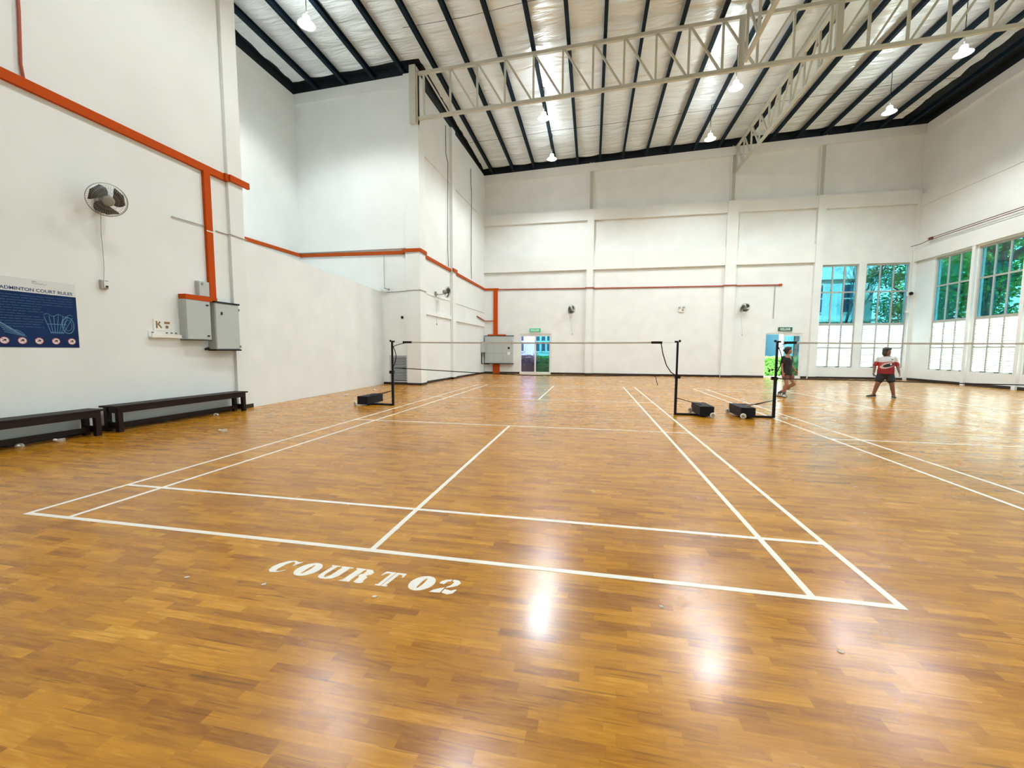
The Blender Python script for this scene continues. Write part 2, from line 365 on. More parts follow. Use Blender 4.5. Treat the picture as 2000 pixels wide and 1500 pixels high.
# back wall: thick below 9.2 m with door and window openings, thinner and set back above
WIN_X = [(15.86, 17.58), (17.90, 19.78)]
D1 = (0.28, 2.14, 0.0, 2.36); D2 = (13.46, 15.22, 0.0, 2.36)
b = MB(); wall_holes(b, 'x', -2.1, 20.2, 0, 9.2, YB, YB + 0.3, [D1, D2] + [(a, c, 0.60, 5.80) for a, c in WIN_X])
sloped(b, -2.1, 20.2, YB + 0.14, YB + 0.3, 9.2)
struct('wall_back', b, M['wall_scuff'], 'white far wall with two glass doors, plaster beams and a window bay')
b = MB()
for x0, x1 in ((4.10, 4.46), (11.30, 11.82), (15.50, 15.84)): b.box(x0, x1, YB - 0.20, YB, 0, 9.2)
b.box(19.80, 19.95, YB - 0.12, YB, 0, 9.2)
struct('trim_1', b, M['wall'], 'white plaster columns on the far wall')
b = MB()
for x0, x1 in ((-1.87, 4.10), (4.46, 11.30), (11.82, 15.50)): b.box(x0, x1, YB - 0.15, YB, 8.62, 9.2); b.box(x0, x1, YB - 0.15, YB, 5.92, 6.85)
b.box(15.84, 19.80, YB - 0.15, YB, 8.55, 9.2)
struct('trim_2', b, M['wall'], 'white horizontal plaster beams between the columns of the far wall')
b = MB()
b.hexa([(-1.95, YB - .04, zr(-1.95) - .42), (19.95, YB - .04, zr(19.95) - .42), (19.95, YB + .14, zr(19.95) - .42), (-1.95, YB + .14, zr(-1.95) - .42),
        (-1.95, YB - .04, zr(-1.95)), (19.95, YB - .04, zr(19.95)), (19.95, YB + .14, zr(19.95)), (-1.95, YB + .14, zr(-1.95))])
b.hexa([(-7.2, 12.42, zr(-7.2) - .40), (-2.3, 12.42, zr(-2.3) - .40), (-2.3, 12.5, zr(-2.3) - .40), (-7.2, 12.5, zr(-7.2) - .40),
        (-7.2, 12.42, zr(-7.2)), (-2.3, 12.42, zr(-2.3)), (-2.3, 12.5, zr(-2.3)), (-7.2, 12.5, zr(-7.2))])
struct('trim_3', b, M['wall'], 'cream painted beams under the roof edge')
def stanchion(x, y, z0, label):
    t = thing('steel_stanchion', label, 'steel post', (x, y, z0), group=None)
    h = zr(x) - z0 + 0.05
    obj('flange', MB().box(-.11, -.085, -.08, .08, 0, h), M['wall'], t); obj('flange', MB().box(.085, .11, -.08, .08, 0, h), M['wall'], t)
    obj('web', MB().box(-.085, .085, -.01, .02, 0, h), M['steel_paint'], t); obj('foot_plate', MB().box(-.14, .14, -.09, .09, 0, .03), M['steel_paint'], t)
    return t
stanchion(4.28, YB + .05, 9.2, 'cream steel post high on the far wall above the leftmost plaster column')
stanchion(11.55, YB + .05, 9.2, 'cream steel post high on the far wall carrying the end of the lengthwise truss')
stanchion(15.66, YB + .05, 9.2, 'cream steel post high on the far wall just left of the window bay')

# left side: near wall with pilaster, recess behind a low partition, return wall, far side wall
b = MB(); b.box(-3.6, XL, YN, 5.66, 0, zr(-3.4)); b.box(-7.4, -3.6, 5.46, 5.66, 3.6, zr(-3.6))
b.box(XL, XL + 0.07, 5.30, 5.66, 0, zr(-3.3))
struct('wall_left', b, M['wall'], 'white near left wall with a shallow pilaster at its end')
b = MB()
b.hexa([(-3.45, 5.66, 0), (-3.235, 5.66, 0), (-3.64, 12.5, 0), (-3.86, 12.5, 0), (-3.45, 5.66, 3.76), (-3.235, 5.66, 3.76), (-3.64, 12.5, 3.62), (-3.86, 12.5, 3.62)])
struct('wall_partition', b, M['wall_scuff'], 'low white partition wall below the open recess')
b = MB(); b.hexa([(-7.2, 5.66, 3.4), (-3.45, 5.66, 3.4), (-3.86, 12.5, 3.4), (-7.2, 12.5, 3.4), (-7.2, 5.66, 3.60), (-3.45, 5.66, 3.60), (-3.86, 12.5, 3.52), (-7.2, 12.5, 3.52)])
struct('trim_4', b, M['wall'], 'slab closing the recess behind the low partition')
b = MB(); b.box(-7.4, -7.2, 5.46, 12.7, 3.4, zr(-7.2)); struct('wall_recess', b, M['wall'], 'tall white side wall of the recess')
b = MB(); sloped(b, -7.4, -2.2, 12.5, 12.7, 0); b.box(-7.2, -2.55, 12.38, 12.5, 5.22, 5.40)
struct('wall_return', b, M['wall'], 'white return wall facing the camera with a vent grille')
b = MB(); b.box(-2.56, -1.98, 12.36, 12.9, 0, zr(-2.3)); struct('trim_5', b, M['wall'], 'white corner column at the end of the return wall')
def sidex(y): return -2.2 + 0.34 * (y - 12.5) / 8.9
b = MB(); b.hexa([(-2.5, 12.7, 0), (-2.2, 12.7, 0), (-1.85, 21.65, 0), (-2.3, 21.65, 0), (-2.5, 12.7, zr(-2.3)), (-2.2, 12.7, zr(-2.2)), (-1.85, 21.65, zr(-1.9)), (-2.3, 21.65, zr(-2))])
def sbox(mb, y0, y1, z0, z1, d):
    mb.hexa([(sidex(y0) - .02, y0, z0), (sidex(y0) + d, y0, z0), (sidex(y1) + d, y1, z0), (sidex(y1) - .02, y1, z0),
             (sidex(y0) - .02, y0, z1), (sidex(y0) + d, y0, z1), (sidex(y1) + d, y1, z1), (sidex(y1) - .02, y1, z1)])
struct('wall_side', b, M['wall'], 'white far left side wall running to the back corner')
b = MB(); sbox(b, 15.95, 16.35, 0, 11.4, .14); sbox(b, 12.95, 15.95, 2.80, 2.93, .07); sbox(b, 16.35, 21.25, 2.76, 2.89, .07); sbox(b, 12.9, 21.3, 8.95, 9.05, .05)
struct('trim_6', b, M['wall'], 'pilaster and thin ledges on the far left side wall')

# right wall: window bays all along
bays = [(18.24, 20.14)] + [(18.24 - 2.15 * k, 20.14 - 2.15 * k) for k in range(1, 11)]
b = MB(); wall_holes(b, 'y', YN, YB, 0, 9.0, XR, XR + 0.25, [(a, c, 0.58, 5.72) for a, c in bays]); b.box(XR + .12, XR + .3, YN, YB + .3, 9.0, zr(XR))
b.box(XR - .12, XR, YN, YB - .0, 5.78, 6.35)
struct('wall_right', b, M['wall'], 'white right wall with a long row of tall windows')
b = MB()
for a, c in bays[:-1]: b.box(XR - .10, XR, a - .20, a - .05, 0, 5.78)
b.box(XR + .02, XR + .13, YN, YB, zr(XR) - .42, zr(XR)); b.box(XR - .04, XR + .02, YN, YB, 8.4, 8.5)
struct('trim_7', b, M['wall'], 'piers and thin rail of the right wall')
b = MB(); sloped(b, -3.6, 20.2, YN - .2, YN, 0); struct('wall_front', b, M['wall'], 'plain white wall behind the camera')

# skirtings
b = MB()
for x0, x1 in ((-1.85, D1[0]), (D1[1], 4.10), (4.46, 11.30), (11.82, D2[0]), (D2[1], 15.5), (15.84, 19.9)): b.box(x0, x1, YB - .025, YB, 0, .11)
for x0, x1 in ((4.08, 4.48), (11.28, 11.84), (15.48, 15.86)): b.box(x0, x1, YB - .225, YB - .20, 0, .11)
struct('baseboard_back', b, M['base'], 'dark skirting along the far wall')
b = MB(); b.box(XR - .03, XR, YN, YB - .03, 0, .12); struct('baseboard_right', b, M['base'], 'dark skirting along the right wall')
b = MB(); b.box(XL, XL + .02, YN, 5.30, 0, .09); b.box(XL + .07, XL + .09, 5.28, 5.68, 0, .09)
struct('baseboard_left', b, M['base'], 'dark skirting along the near left wall')
b = MB(); b.box(-3.62, -2.56, 12.475, 12.5, 0, .09); b.box(-2.57, -1.97, 12.34, 12.36, 0, .08); b.box(-1.98, -1.96, 12.35, 12.9, 0, .08); sbox(b, 12.9, 15.95, 0, .09, .02); sbox(b, 15.95, 16.35, 0, .09, .16); sbox(b, 16.35, 21.37, 0, .09, .02)
struct('baseboard_side', b, M['base'], 'dark skirting along the return wall and far left side wall')

# roof: sagging foil, dark closure strips at the eaves
PUR = [-7.0 + 0.0]
pxs = [(-1.32 + 1.205 * k) for k in range(-4, 18)]
random.seed(4)
def foil():
    b = MB(); xs = []; edges = [-7.45] + pxs + [20.25]
    for i in range(len(edges) - 1):
        for k in range(5): xs.append((edges[i] + (edges[i + 1] - edges[i]) * k / 5, k / 5))
    xs.append((20.25, 0)); ny = 150; y0, y1 = -7.3, 21.75
    from mathutils import noise
    for j in range(ny + 1):
        y = y0 + (y1 - y0) * j / ny
        for x, f in xs:
            sag = 4 * f * (1 - f)
            n = noise.noise(Vector((x * 0.55, y * 2.1, 3.1))) * 0.09 + noise.noise(Vector((x * 0.3, y * 5.5, 9.1))) * 0.04 + noise.noise(Vector((x * 2.0, y * 0.8, 5.1))) * 0.03
            b.v.append((x, y, zr(x) + 0.25 - sag * (0.035 - n)))
    m = len(xs)
    for j in range(ny):
        yj = y0 + (y1 - y0) * (j + .5) / ny
        for i in range(m - 1):
            xm = (xs[i][0] + xs[i + 1][0]) / 2
            if yj > 21.0 or xm > 18.75 or xm < -6.8 or (xm < -1.72 and yj > 12.1): continue      # foil stops short of the eaves
            b.f.append((j * m + i, (j + 1) * m + i, (j + 1) * m + i + 1, j * m + i + 1))
    return b
struct('ceiling', foil(), M['foil'], 'silver foil insulation lining under the sloping roof', smooth=True)
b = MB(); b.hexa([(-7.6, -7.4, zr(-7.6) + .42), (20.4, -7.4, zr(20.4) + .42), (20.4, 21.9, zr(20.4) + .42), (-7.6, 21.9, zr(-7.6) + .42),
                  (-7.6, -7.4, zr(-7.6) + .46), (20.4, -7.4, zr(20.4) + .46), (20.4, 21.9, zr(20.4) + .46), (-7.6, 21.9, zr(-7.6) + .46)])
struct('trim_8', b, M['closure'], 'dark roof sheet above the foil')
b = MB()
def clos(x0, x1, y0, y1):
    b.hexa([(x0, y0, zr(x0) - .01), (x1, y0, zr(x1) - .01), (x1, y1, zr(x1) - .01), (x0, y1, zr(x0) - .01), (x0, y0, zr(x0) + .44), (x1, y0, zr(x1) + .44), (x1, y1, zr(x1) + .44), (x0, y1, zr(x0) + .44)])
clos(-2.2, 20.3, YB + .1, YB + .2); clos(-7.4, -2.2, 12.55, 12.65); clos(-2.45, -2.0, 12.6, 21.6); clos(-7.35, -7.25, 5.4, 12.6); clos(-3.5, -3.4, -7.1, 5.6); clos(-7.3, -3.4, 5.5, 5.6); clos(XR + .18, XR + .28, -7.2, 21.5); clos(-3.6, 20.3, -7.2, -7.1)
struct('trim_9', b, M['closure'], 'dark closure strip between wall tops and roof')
for i, x in enumerate(pxs):
    ylo = YN + .05 if x > -3.3 else 5.7
    yhi = YB + .08 if x > -2.1 else 12.53
    b = MB(); z = zr(x)
    b.box(x - .045, x + .045, ylo, yhi, z + .185, z + .20); b.box(x - .045, x - .03, ylo, yhi, z + .012, z + .19); b.box(x - .07, x + .045, ylo, yhi, z + .005, z + .02); b.box(x + .033, x + .045, ylo, yhi, z + .02, z + .05)
    tag(obj('roof_purlin', b, M['purlin']), 'dark blue-grey steel purlin running lengthwise under the foil-lined roof', 'purlin', 'dark purlins under the roof')
# thin restraint wires hanging just under the foil, across the purlins
for y in (7.2, 10.4, 17.6):
    b = MB(); b.tube([(-1.6 + k * 1.0, y + .05 * math.sin(k), zr(-1.6 + k) - 0.005 + .012 * math.sin(k * 2.1)) for k in range(22)], .008, 4)
    tag(obj('roof_wire', b, M['black']), {7.2: 'thin dark wire crossing the purlins nearest the camera', 10.4: 'thin dark wire crossing the purlins on the near side of the cross truss', 17.6: 'thin dark wire crossing the purlins between the cross truss and the far wall'}[y], 'wire')

# trusses
def truss(name_label, axis, fixed, stations, zb, zt, mid, thick=()):
    t = thing('roof_truss', name_label, 'roof truss', (0, 0, 0))
    P = (lambda a, z: (a, fixed, z)) if axis == 'x' else (lambda a, z: (fixed, a, z))
    a0, a1 = stations[0] - (.32 if axis == 'x' else .1), stations[-1] + .1
    obj('bottom_chord', MB().bar(P(a0, zb(a0)), P(a1, zb(a1)), .10, .11), M['steel_paint'], t)
    obj('top_chord', MB().bar(P(a0, zt(a0)), P(a1, zt(a1)), .10, .11), M['steel_paint'], t)
    for i, a in enumerate(stations):
        w = .17 if a in thick else .065
        obj('truss_post', MB().bar(P(a, zb(a)), P(a, zt(a)), w, .065), M['steel_paint'], t)
        if i + 1 < len(stations):
            c = stations[i + 1]
            if (a + c) / 2 < mid: obj('truss_diagonal', MB().bar(P(a + .05, zt(a) - .03), P(c - .06, zb(c) + .03), .06), M['steel_paint'], t)
            else: obj('truss_diagonal', MB().bar(P(c - .05, zt(c) - .03), P(a + .06, zb(a) + .03), .06), M['steel_paint'], t)
    return t
st = [-1.76 + 1.012 * k for k in range(22)]
st[0] = -1.76
tr = truss('long cream roof truss crossing the hall from the corner column', 'x', 12.40, st, lambda x: 9.86 + .040 * (x + 1.9), lambda x: zr(x) - .06, 9.0)
for x in (8.91, 11.62): obj('truss_post', MB().bar((x, 12.40, 9.86 + .040 * (x + 1.9)), (x, 12.40, zr(x) - .06), .17, .09), M['steel_paint'], tr)
truss('cream roof truss running from the cross truss back to the far wall', 'y', 11.62, [12.55 + .97 * k for k in range(10)], lambda y: 10.55 + .02 * (y - 12.5), lambda y: zr(11.6) - .06, 17)
truss('cream roof truss running overhead from the cross truss towards the camera', 'y', 8.91, [-6.8 + .985 * k for k in range(20)], lambda y: 10.28, lambda y: zr(8.9) - .06, 3)
b = MB(); b.box(-2.24, -2.08, 12.30, 12.36, 9.65, 11.62)
br = thing('truss_bracket', 'cream steel bracket holding the cross truss on the corner column', 'bracket', (0, 0, 0))
obj('plate', MB().box(-2.02, -2.0 + .02, 12.28, 12.48, 9.65, 11.6), M['steel_paint'], br); obj('channel', MB().box(-2.26, -2.02, 12.22, 12.36, 9.64, 11.66), M['steel_paint'], br, bevel=.008)

# ------------------------------------------------------------------ windows and doors
def window_parts(t, w, z0, z1):
    fr = MB(); d0, d1 = .06, .12          # frame depth behind the wall face (local +y is outwards)
    zm, zu, zl = 2.80, 4.42, 1.60
    fr.box(0, .06, d0, d1, z0, z1); fr.box(w - .06, w, d0, d1, z0, z1); fr.box(.06, w - .06, d0, d1, z1 - .09, z1)
    cols = [.06 + (w - .12) * k / 3 for k in range(4)]
    for k in (1, 2): fr.box(cols[k] - .03, cols[k] + .03, d0, d1, z0, z1 - .09)
    for k in range(3):
        a, c = cols[k] + (.03 if k else 0), cols[k + 1] - (.03 if k < 2 else 0)
        fr.box(a, c, d0, d1, zm - .06, zm + .06); fr.box(a, c, d0, d1, zu - .035, zu + .035); fr.box(a, c, d0, d1, zl - .025, zl + .025); fr.box(a, c, d0, d1, z0, z0 + .03)
    obj('window_frame', fr, M['frame'], t)
    g = MB()
    for k in range(3):
        a, c = (cols[k] if k else .05), (cols[k + 1] if k < 2 else w - .05)
        g.box(a, c, .088, .093, zm + .05, zu - .03); g.box(a, c, .088, .093, zu + .03, z1 - .08)
    obj('glass_pane', g, M['glass_teal'], t)
    s = MB(); ed_ = MB()
    for k in range(3):
        a, c = cols[k] + (.034 if k else .004), cols[k + 1] - (.034 if k < 2 else .004)
        for lo, hi in ((z0 + .04, zl - .03), (zl + .03, zm - .07)):
            n = 11; p = (hi - lo) / n
            for i in range(n):
                z = lo + p * (i + .5); ax = Vector((1, 0, 0)); ay = Vector((0, math.cos(R(60)), -math.sin(R(60)))); az = ax.cross(ay)
                ed_.box(a, c, .066, .072, z - p * .5, z - p * .5 + .017)
                s.obox(((a + c) / 2, .095, z), ax, ay, az, (c - a) / 2, p * .62, .003)
    obj('louvre_slats', s, M['frost'], t); obj('slat_clips', ed_, M['slat_edge'], t)
    dk = MB()
    for k in range(3): dk.box(cols[k + 1] - .16, cols[k + 1] - .01, .02, .07, z0 - .0, z0 + .035)
    obj('window_latch', dk, M['black'], t)
n = 1
def window(loc, rz, w, z0, z1, label):
    global n
    t = bpy.data.objects.new('window_%d' % n, None); COL.objects.link(t); t.location = loc; t.rotation_euler = (0, 0, rz); t['kind'] = 'structure'; t['label'] = label; t['category'] = 'window'; n += 1
    return t
for i, (a, c) in enumerate(WIN_X):
    t = window((a, YB, 0), 0, c - a, .60, 5.80, ['tall window with frosted louvres on the far wall, left of the pair', 'tall window with frosted louvres on the far wall next to the corner'][i]); window_parts(t, c - a, .60, 5.80)
w0 = None
for i, (a, c) in enumerate(bays):
    lab = ['tall louvred window on the right wall nearest the far corner', 'tall louvred window second from the far corner on the right wall', 'tall louvred window cut by the right edge of the photo'][i] if i < 3 else 'tall louvred window further along the right wall'
    t = window((XR, c, 0), R(-90), c - a, .58, 5.72, lab)
    if w0 is None: window_parts(t, c - a, .58, 5.72); w0 = t
    else:
        for ch in w0.children:
            k = ch.copy(); COL.objects.link(k); k.parent = t

def door(idx, x0, x1, z1, gl, gr, label, mid_dark=False):
    t = bpy.data.objects.new('door_%d' % idx, None); COL.objects.link(t); t.location = (x0, YB, 0); t['kind'] = 'structure'; t['label'] = label; t['category'] = 'door'
    w = x1 - x0; f = MB(); y0, y1 = .03, .10
    f.box(0, .05, y0, y1, 0, z1); f.box(w - .05, w, y0, y1, 0, z1); f.box(.05, w - .05, y0, y1, z1 - .07, z1); f.box(.05, w - .05, y0, y1, 0, .05)
    obj('door_frame', f, M['alu'], t)
    for s, gm in ((0, gl), (1, gr)):
        a = .05 + s * (w - .1) / 2; c = a + (w - .1) / 2
        if gm is None: continue
        lf = MB(); lf.box(a, a + .045, .04, .08, .05, z1 - .07); lf.box(c - .045, c, .04, .08, .05, z1 - .07); lf.box(a + .045, c - .045, .04, .08, .05, .13); lf.box(a + .045, c - .045, .04, .08, z1 - .15, z1 - .07)
        leaf = obj('door_leaf', lf, M['alu'], t)
        obj('glass_pane', MB().box(a + .04, c - .04, .056, .062, .12, z1 - .14), gm, leaf)
        hx = c - .10 if s == 0 else a + .10
        obj('door_handle', MB().tube([(hx, .04, .85), (hx, -.01, .88), (hx, -.01, 1.25), (hx, .04, 1.28)], .012, 8), M['grey_plastic'], leaf, smooth=True)
    return t
door(1, D1[0], D1[1], 2.36, M['glass_violet'], M['glass_cyan'], 'double glass door at the left end of the far wall')
t = door(2, D2[0], D2[1], 2.36, None, M['glass_cyan'], 'glass door on the far wall with its left leaf standing open')
lf = obj('door_leaf', MB().box(0, .04, 0, .8, .05, .12).box(0, .04, 0, .8, 2.2, 2.28).box(0, .04, 0, .045, .12, 2.2).box(0, .04, .755, .8, .12, 2.2), M['alu'], t, loc=(.03, .12, 0))
obj('glass_pane', MB().box(.016, .022, .04, .76, .11, 2.21), M['glass_cyan'], lf)

# ------------------------------------------------------------------ lamps
def make_lamp(label, loc):
    x, y, z = loc
    t = thing('pendant_lamp', label, 'lamp', loc, group='high bay lamps under the roof')
    sh = [(.235, 0), (.225, .012), (.17, .05), (.125, .085), (.105, .12), (.10, .19), (.085, .225), (.04, .25), (.012, .26)]
    inn = [(.012, .20), (.08, .17), (.10, .08), (.16, .045), (.22, .008), (.235, 0)]
    obj('lamp_shade', MB().lathe(inn + sh[1:], n=28), M['lamp'], t, smooth=True)
    obj('bulb', MB().ell((0, 0, .045), .085, .085, .05, n=16, m=8), M['glow'], t, smooth=True)
    obj('suspension_rod', MB().tube([(0, 0, .25), (0, 0, zr(x) - z - .04)], .011, 6), M['black'], t)
    px = min(pxs, key=lambda p: abs(p - x)) - x; e = .05 if px > 0 else -.05
    obj('hook', MB().tube([(0, 0, zr(x) - z - .05), (px * .5, 0, zr(x) - z - .01), (px, 0, zr(x + px) - z + .008)], .010, 6), M['black'], t)
    return t
LZ = 10.45
lamp_pos = [(2.43, 14.3, LZ, 'lit white bell lamp just past the cross truss, left side of hall'),
            (2.42, 17.74, LZ, 'lit white bell lamp nearest the far wall on the left side of the hall'),
            (9.17, 13.67, LZ, 'glaring bell lamp under the junction of cross truss and overhead truss'),
            (9.27, 17.15, LZ, 'lit white bell lamp nearest the far wall in the middle of the hall'),
            (15.38, 16.29, LZ, 'glaring bell lamp on the right side nearest the far wall'),
            (15.41, 13.19, LZ, 'glaring bell lamp at the upper right under the cross truss'),
            (-3.60, 8.50, LZ, 'glaring bell lamp over the recess on the left')]
for x in (1.4, 9.2, 15.4):  # extra lamps out of view, added to light the near end
    for y in (7.0, 1.4): lamp_pos.append((x, y, LZ, 'added unseen bell lamp over the near part of the hall'))
proto = None
for x, y, z, lab in lamp_pos:
    lt = make_lamp(lab, (x, y, z))
    ld = bpy.data.lights.new('lamp_light', 'SPOT'); ld.energy = LAMP_W * 4; ld.color = LAMP_COL; ld.spot_size = R(150); ld.spot_blend = 0.42; ld.shadow_soft_size = 0.24
    lo = bpy.data.objects.new('lamp_light', ld); COL.objects.link(lo); lo.parent = lt; lo.location = (0, 0, -0.03)
    ud = bpy.data.lights.new('lamp_light', 'POINT'); ud.energy = 24; ud.color = LAMP_COL; ud.shadow_soft_size = 0.08      # light leaking up through the translucent shade
    uo = bpy.data.objects.new('lamp_light', ud); COL.objects.link(uo); uo.parent = lt; uo.location = (0, 0, 0.36)

# ------------------------------------------------------------------ court markings
def court(x0, mirror, fx1, label, full=True):
    b = MB(); w = .04; a = .413; z0, z1 = 0.0, .0015
    def lx(u0, u1, v): b.box(x0 + u0, x0 + u1, v - w / 2, v + w / 2, z0, z1)
    def ly(u, v0, v1): b.box(x0 + u - w / 2, x0 + u + w / 2, v0, v1, z0, z1)
    xs = [.02, a + .02, 6.1 - a - .02, 6.08]
    for u in xs: ly(u, 0, 13.4)
    def cross(v):
        cuts = [0] + [q for u in xs for q in (u - w / 2, u + w / 2)] + [6.1]
        for i in range(0, len(cuts), 2):
            if cuts[i + 1] - cuts[i] > .001: lx(cuts[i], cuts[i + 1], v)
    for v in (.02, .74, 4.67, 8.73, 12.66, 13.38): cross(v)
    ly(3.05, .04, .72); ly(3.05, .76, 4.65); ly(3.05, 8.75, 12.64); ly(3.05, 12.68, 13.36)
    return tag(obj('court_marking', b, M['tape']), label, 'court lines')
court(0, False, 0, 'white painted lines of the nearest badminton court')
court(8.10, False, 0, 'white painted lines of the badminton court on the right')

# stencilled court number
def ellipse(cx, cy, rx, ry, n=22, a0=0, a1=2 * PI): return [(cx + rx * math.cos(a0 + (a1 - a0) * k / (n if a1 - a0 > 6.2 else n - 1)), cy + ry * math.sin(a0 + (a1 - a0) * k / (n if a1 - a0 > 6.2 else n - 1))) for k in range(n)]
GL = {
 'C': [[[(.93, .98), (.80, .92), (.55, 1.0), (.25, .92), (.05, .66), (0, .40), (.10, .14), (.32, .0), (.60, .04), (.86, .24), (.80, .27), (.60, .13), (.48, .12), (.40, .30), (.40, .66), (.50, .88), (.62, .90), (.78, .74), (.76, .62), (.84, .62), (.98, .98)][::-1]]],
 'O': [[ellipse(.5, .5, .52, .52), ellipse(.5, .5, .075, .36, 14)[::-1]]],
 'U': [[[(.02, 1), (.44, 1), (.44, .92), (.34, .92), (.32, .30), (.42, .12), (.52, .12), (.60, .25), (.60, .92), (.52, .92), (.52, 1), (1.10, 1), (1.10, .92), (.98, .92), (.98, .30), (.86, .08), (.62, 0), (.34, 0), (.16, .10), (.10, .30), (.12, .92), (.02, .92)][::-1]]],
 'R': [[[(0, 0), (.47, 0), (.47, .10), (.44, .10), (.44, .90), (.47, .90), (.47, 1), (0, 1), (0, .92), (.10, .92), (.10, .08), (0, .08)]],
       [[(.52, 1), (.78, .98), (.98, .82), (.98, .66), (.82, .54), (.98, .44), (.98, .18), (1.08, .12), (1.04, .02), (.88, -.02), (.66, .04), (.62, .40), (.52, .46), (.52, .58), (.60, .64), (.60, .84), (.52, .90)][::-1]]],
 'T': [[[(.26, 0), (.51, 0), (.51, 1), (.04, 1), (.0, .70), (.06, .70), (.14, .86), (.34, .90), (.34, .08), (.26, .08)]],
       [[(.55, 0), (.80, 0), (.80, .08), (.72, .08), (.72, .90), (.90, .86), (.98, .70), (1.04, .70), (1.0, 1), (.55, 1)]]],
 '2': [[[(.08, .62), (.30, .60), (.34, .80), (.46, .84), (.46, .97), (.22, .92), (.08, .78)]],
       [[(.52, .98), (.76, .96), (.94, .80), (.90, .60), (.70, .46), (.52, .36), (.52, .46), (.62, .60), (.64, .80), (.52, .88)][::-1]],
       [[(.02, .0), (.46, .04), (.46, .40), (.30, .32), (.10, .18)]],
       [[(.52, .06), (.80, -.02), (.98, .08), (1.02, .34), (.94, .34), (.84, .24), (.52, .30)]]],
}
GL['0'] = GL['O']
def stencil(word, starts, ybase, h, wd, slant):
    b = MB()
    for ch, x0 in zip(word, starts):
        for loops in GL[ch]:
            b.poly(loops, lambda x, y, z, x0=x0: (x0 + x * wd + y * h * slant, ybase + y * h, z), .0015)
    return b
tag(obj('court_number', stencil('COURT02', [2.555, 2.72, 2.885, 3.055, 3.245, 3.455, 3.605], -.345, .145, .135, .20), M['tape']), 'stencilled white lettering reading COURT 02 on the floor', 'floor lettering')

# ------------------------------------------------------------------ benches
def bench(y0, y1, label, zt=.43, xf=-2.90):
    t = thing('wooden_bench', label, 'bench', (0, 0, 0)); xb = xf - .33
    top = MB()
    for i in range(3): a = xb + i * .112; top.box(a, a + .106, y0, y1, zt - .028, zt)
    obj('seat', top, M['bench'], t, bevel=.004)
    obj('apron', MB().box(xf - .045, xf - .010, y0 + .08, y1 - .08, zt - .115, zt - .028), M['bench'], t); obj('apron', MB().box(xb + .010, xb + .045, y0 + .08, y1 - .08, zt - .115, zt - .028), M['bench'], t)
    for yy in (y0 + .05, y1 - .12):
        for xx in (xb + .015, xf - .085): obj('leg', MB().box(xx, xx + .07, yy, yy + .07, 0, zt - .028), M['bench'], t, bevel=.004)
        obj('end_rail', MB().box(xb + .085, xf - .085, yy + .015, yy + .055, zt - .12, zt - .04), M['bench'], t)
        obj('end_rail', MB().box(xb + .085, xf - .085, yy + .015, yy + .055, .06, .15), M['bench'], t)
    obj('stretcher', MB().box(xf - .195, xf - .155, y0 + .12, y1 - .12, .06, .13), M['bench'], t)
bench(2.68, 5.22, 'long dark wooden bench against the wall below the grey electrical boxes', .425)
bench(.10, 2.55, 'dark wooden bench cut by the left edge of the photo below the blue poster', .405)

# ------------------------------------------------------------------ orange trunking and conduits, near left wall
t = thing('cable_trunking', 'wide orange cable trunking on the near left wall with a drop to the boxes', 'cable trunking')
obj('trunking_run', MB().hexa([(XL, -2.0, 4.86), (XL + .06, -2.0, 4.86), (XL + .06, 5.30, 4.90), (XL, 5.30, 4.90), (XL, -2.0, 5.0), (XL + .06, -2.0, 5.0), (XL + .06, 5.30, 5.04), (XL, 5.30, 5.04)]), M['orange'], t)
obj('trunking_end', MB().box(XL + .07, XL + .13, 5.30, 5.80, 4.92, 5.05), M['orange'], t); obj('trunking_link', MB().box(XL + .0, XL + .09, 5.22, 5.32, 4.90, 5.05), M['orange'], t)
obj('trunking_drop', MB().box(XL, XL + .065, 4.745, 4.885, 2.38, 4.90), M['orange'], t)
obj('trunking_branch', MB().box(XL + .002, XL + .17, 4.13, 4.80, 2.29, 2.385), M['orange'], t)
obj('cable_tie', MB().box(XL + .064, XL + .069, 4.74, 4.89, 3.72, 3.74), M['white_plastic'], t)
tag(obj('red_pipe', MB().tube([(XL + .03, 2.14, 4.99), (XL + .03, 2.12, 5.2), (XL + .03, 2.15, 5.9), (XL + .03, 2.15, 9.5)], .018, 8), M['red']), 'thin red-brown pipe rising from the orange trunking at the upper left', 'pipe')
tag(obj('conduit', MB().tube([(XL + .02, 4.08, 3.80), (XL + .02, 4.74, 3.82)], .010, 6), M['conduit']), 'short grey conduit running into the orange drop on the near left wall', 'conduit')
tag(obj('conduit', MB().tube([(XL + .015, 5.0, 3.80), (XL + .015, 5.28, 3.80), (XL + .085, 5.29, 3.80), (XL + .085, 5.7, 3.79)], .010, 6), M['conduit']), 'short grey conduit on the pilaster beside the recess', 'conduit')

# recess, return and side wall trunking
t = thing('cable_trunking', 'orange-red trunking running round the recess, corner column and far left side wall', 'cable trunking')
def trunk(name, pts, w, h, m, parent):
    return obj(name, (lambda b: [b.bar(pts[i], pts[i + 1], w, h) for i in range(len(pts) - 1)] and b)(MB()), m, parent)
M['orange2'] = mat('faded_orange_trunking', (0.44, 0.072, 0.008), 0.7, spec=0.15)
trunk('trunking_run', [(-7.17, 5.75, 5.02), (-7.17, 12.42, 5.14)], .06, .12, M['orange2'], t)
trunk('trunking_run', [(-7.15, 12.46, 5.13), (-2.66, 12.46, 5.08)], .06, .12, M['orange2'], t)
trunk('corner_piece', [(-2.75, 12.44, 5.08), (-2.60, 12.34, 5.12)], .06, .12, M['orange2'], t)
trunk('corner_piece', [(-2.60, 12.33, 5.12), (-1.93, 12.33, 5.12)], .05, .12, M['orange2'], t)
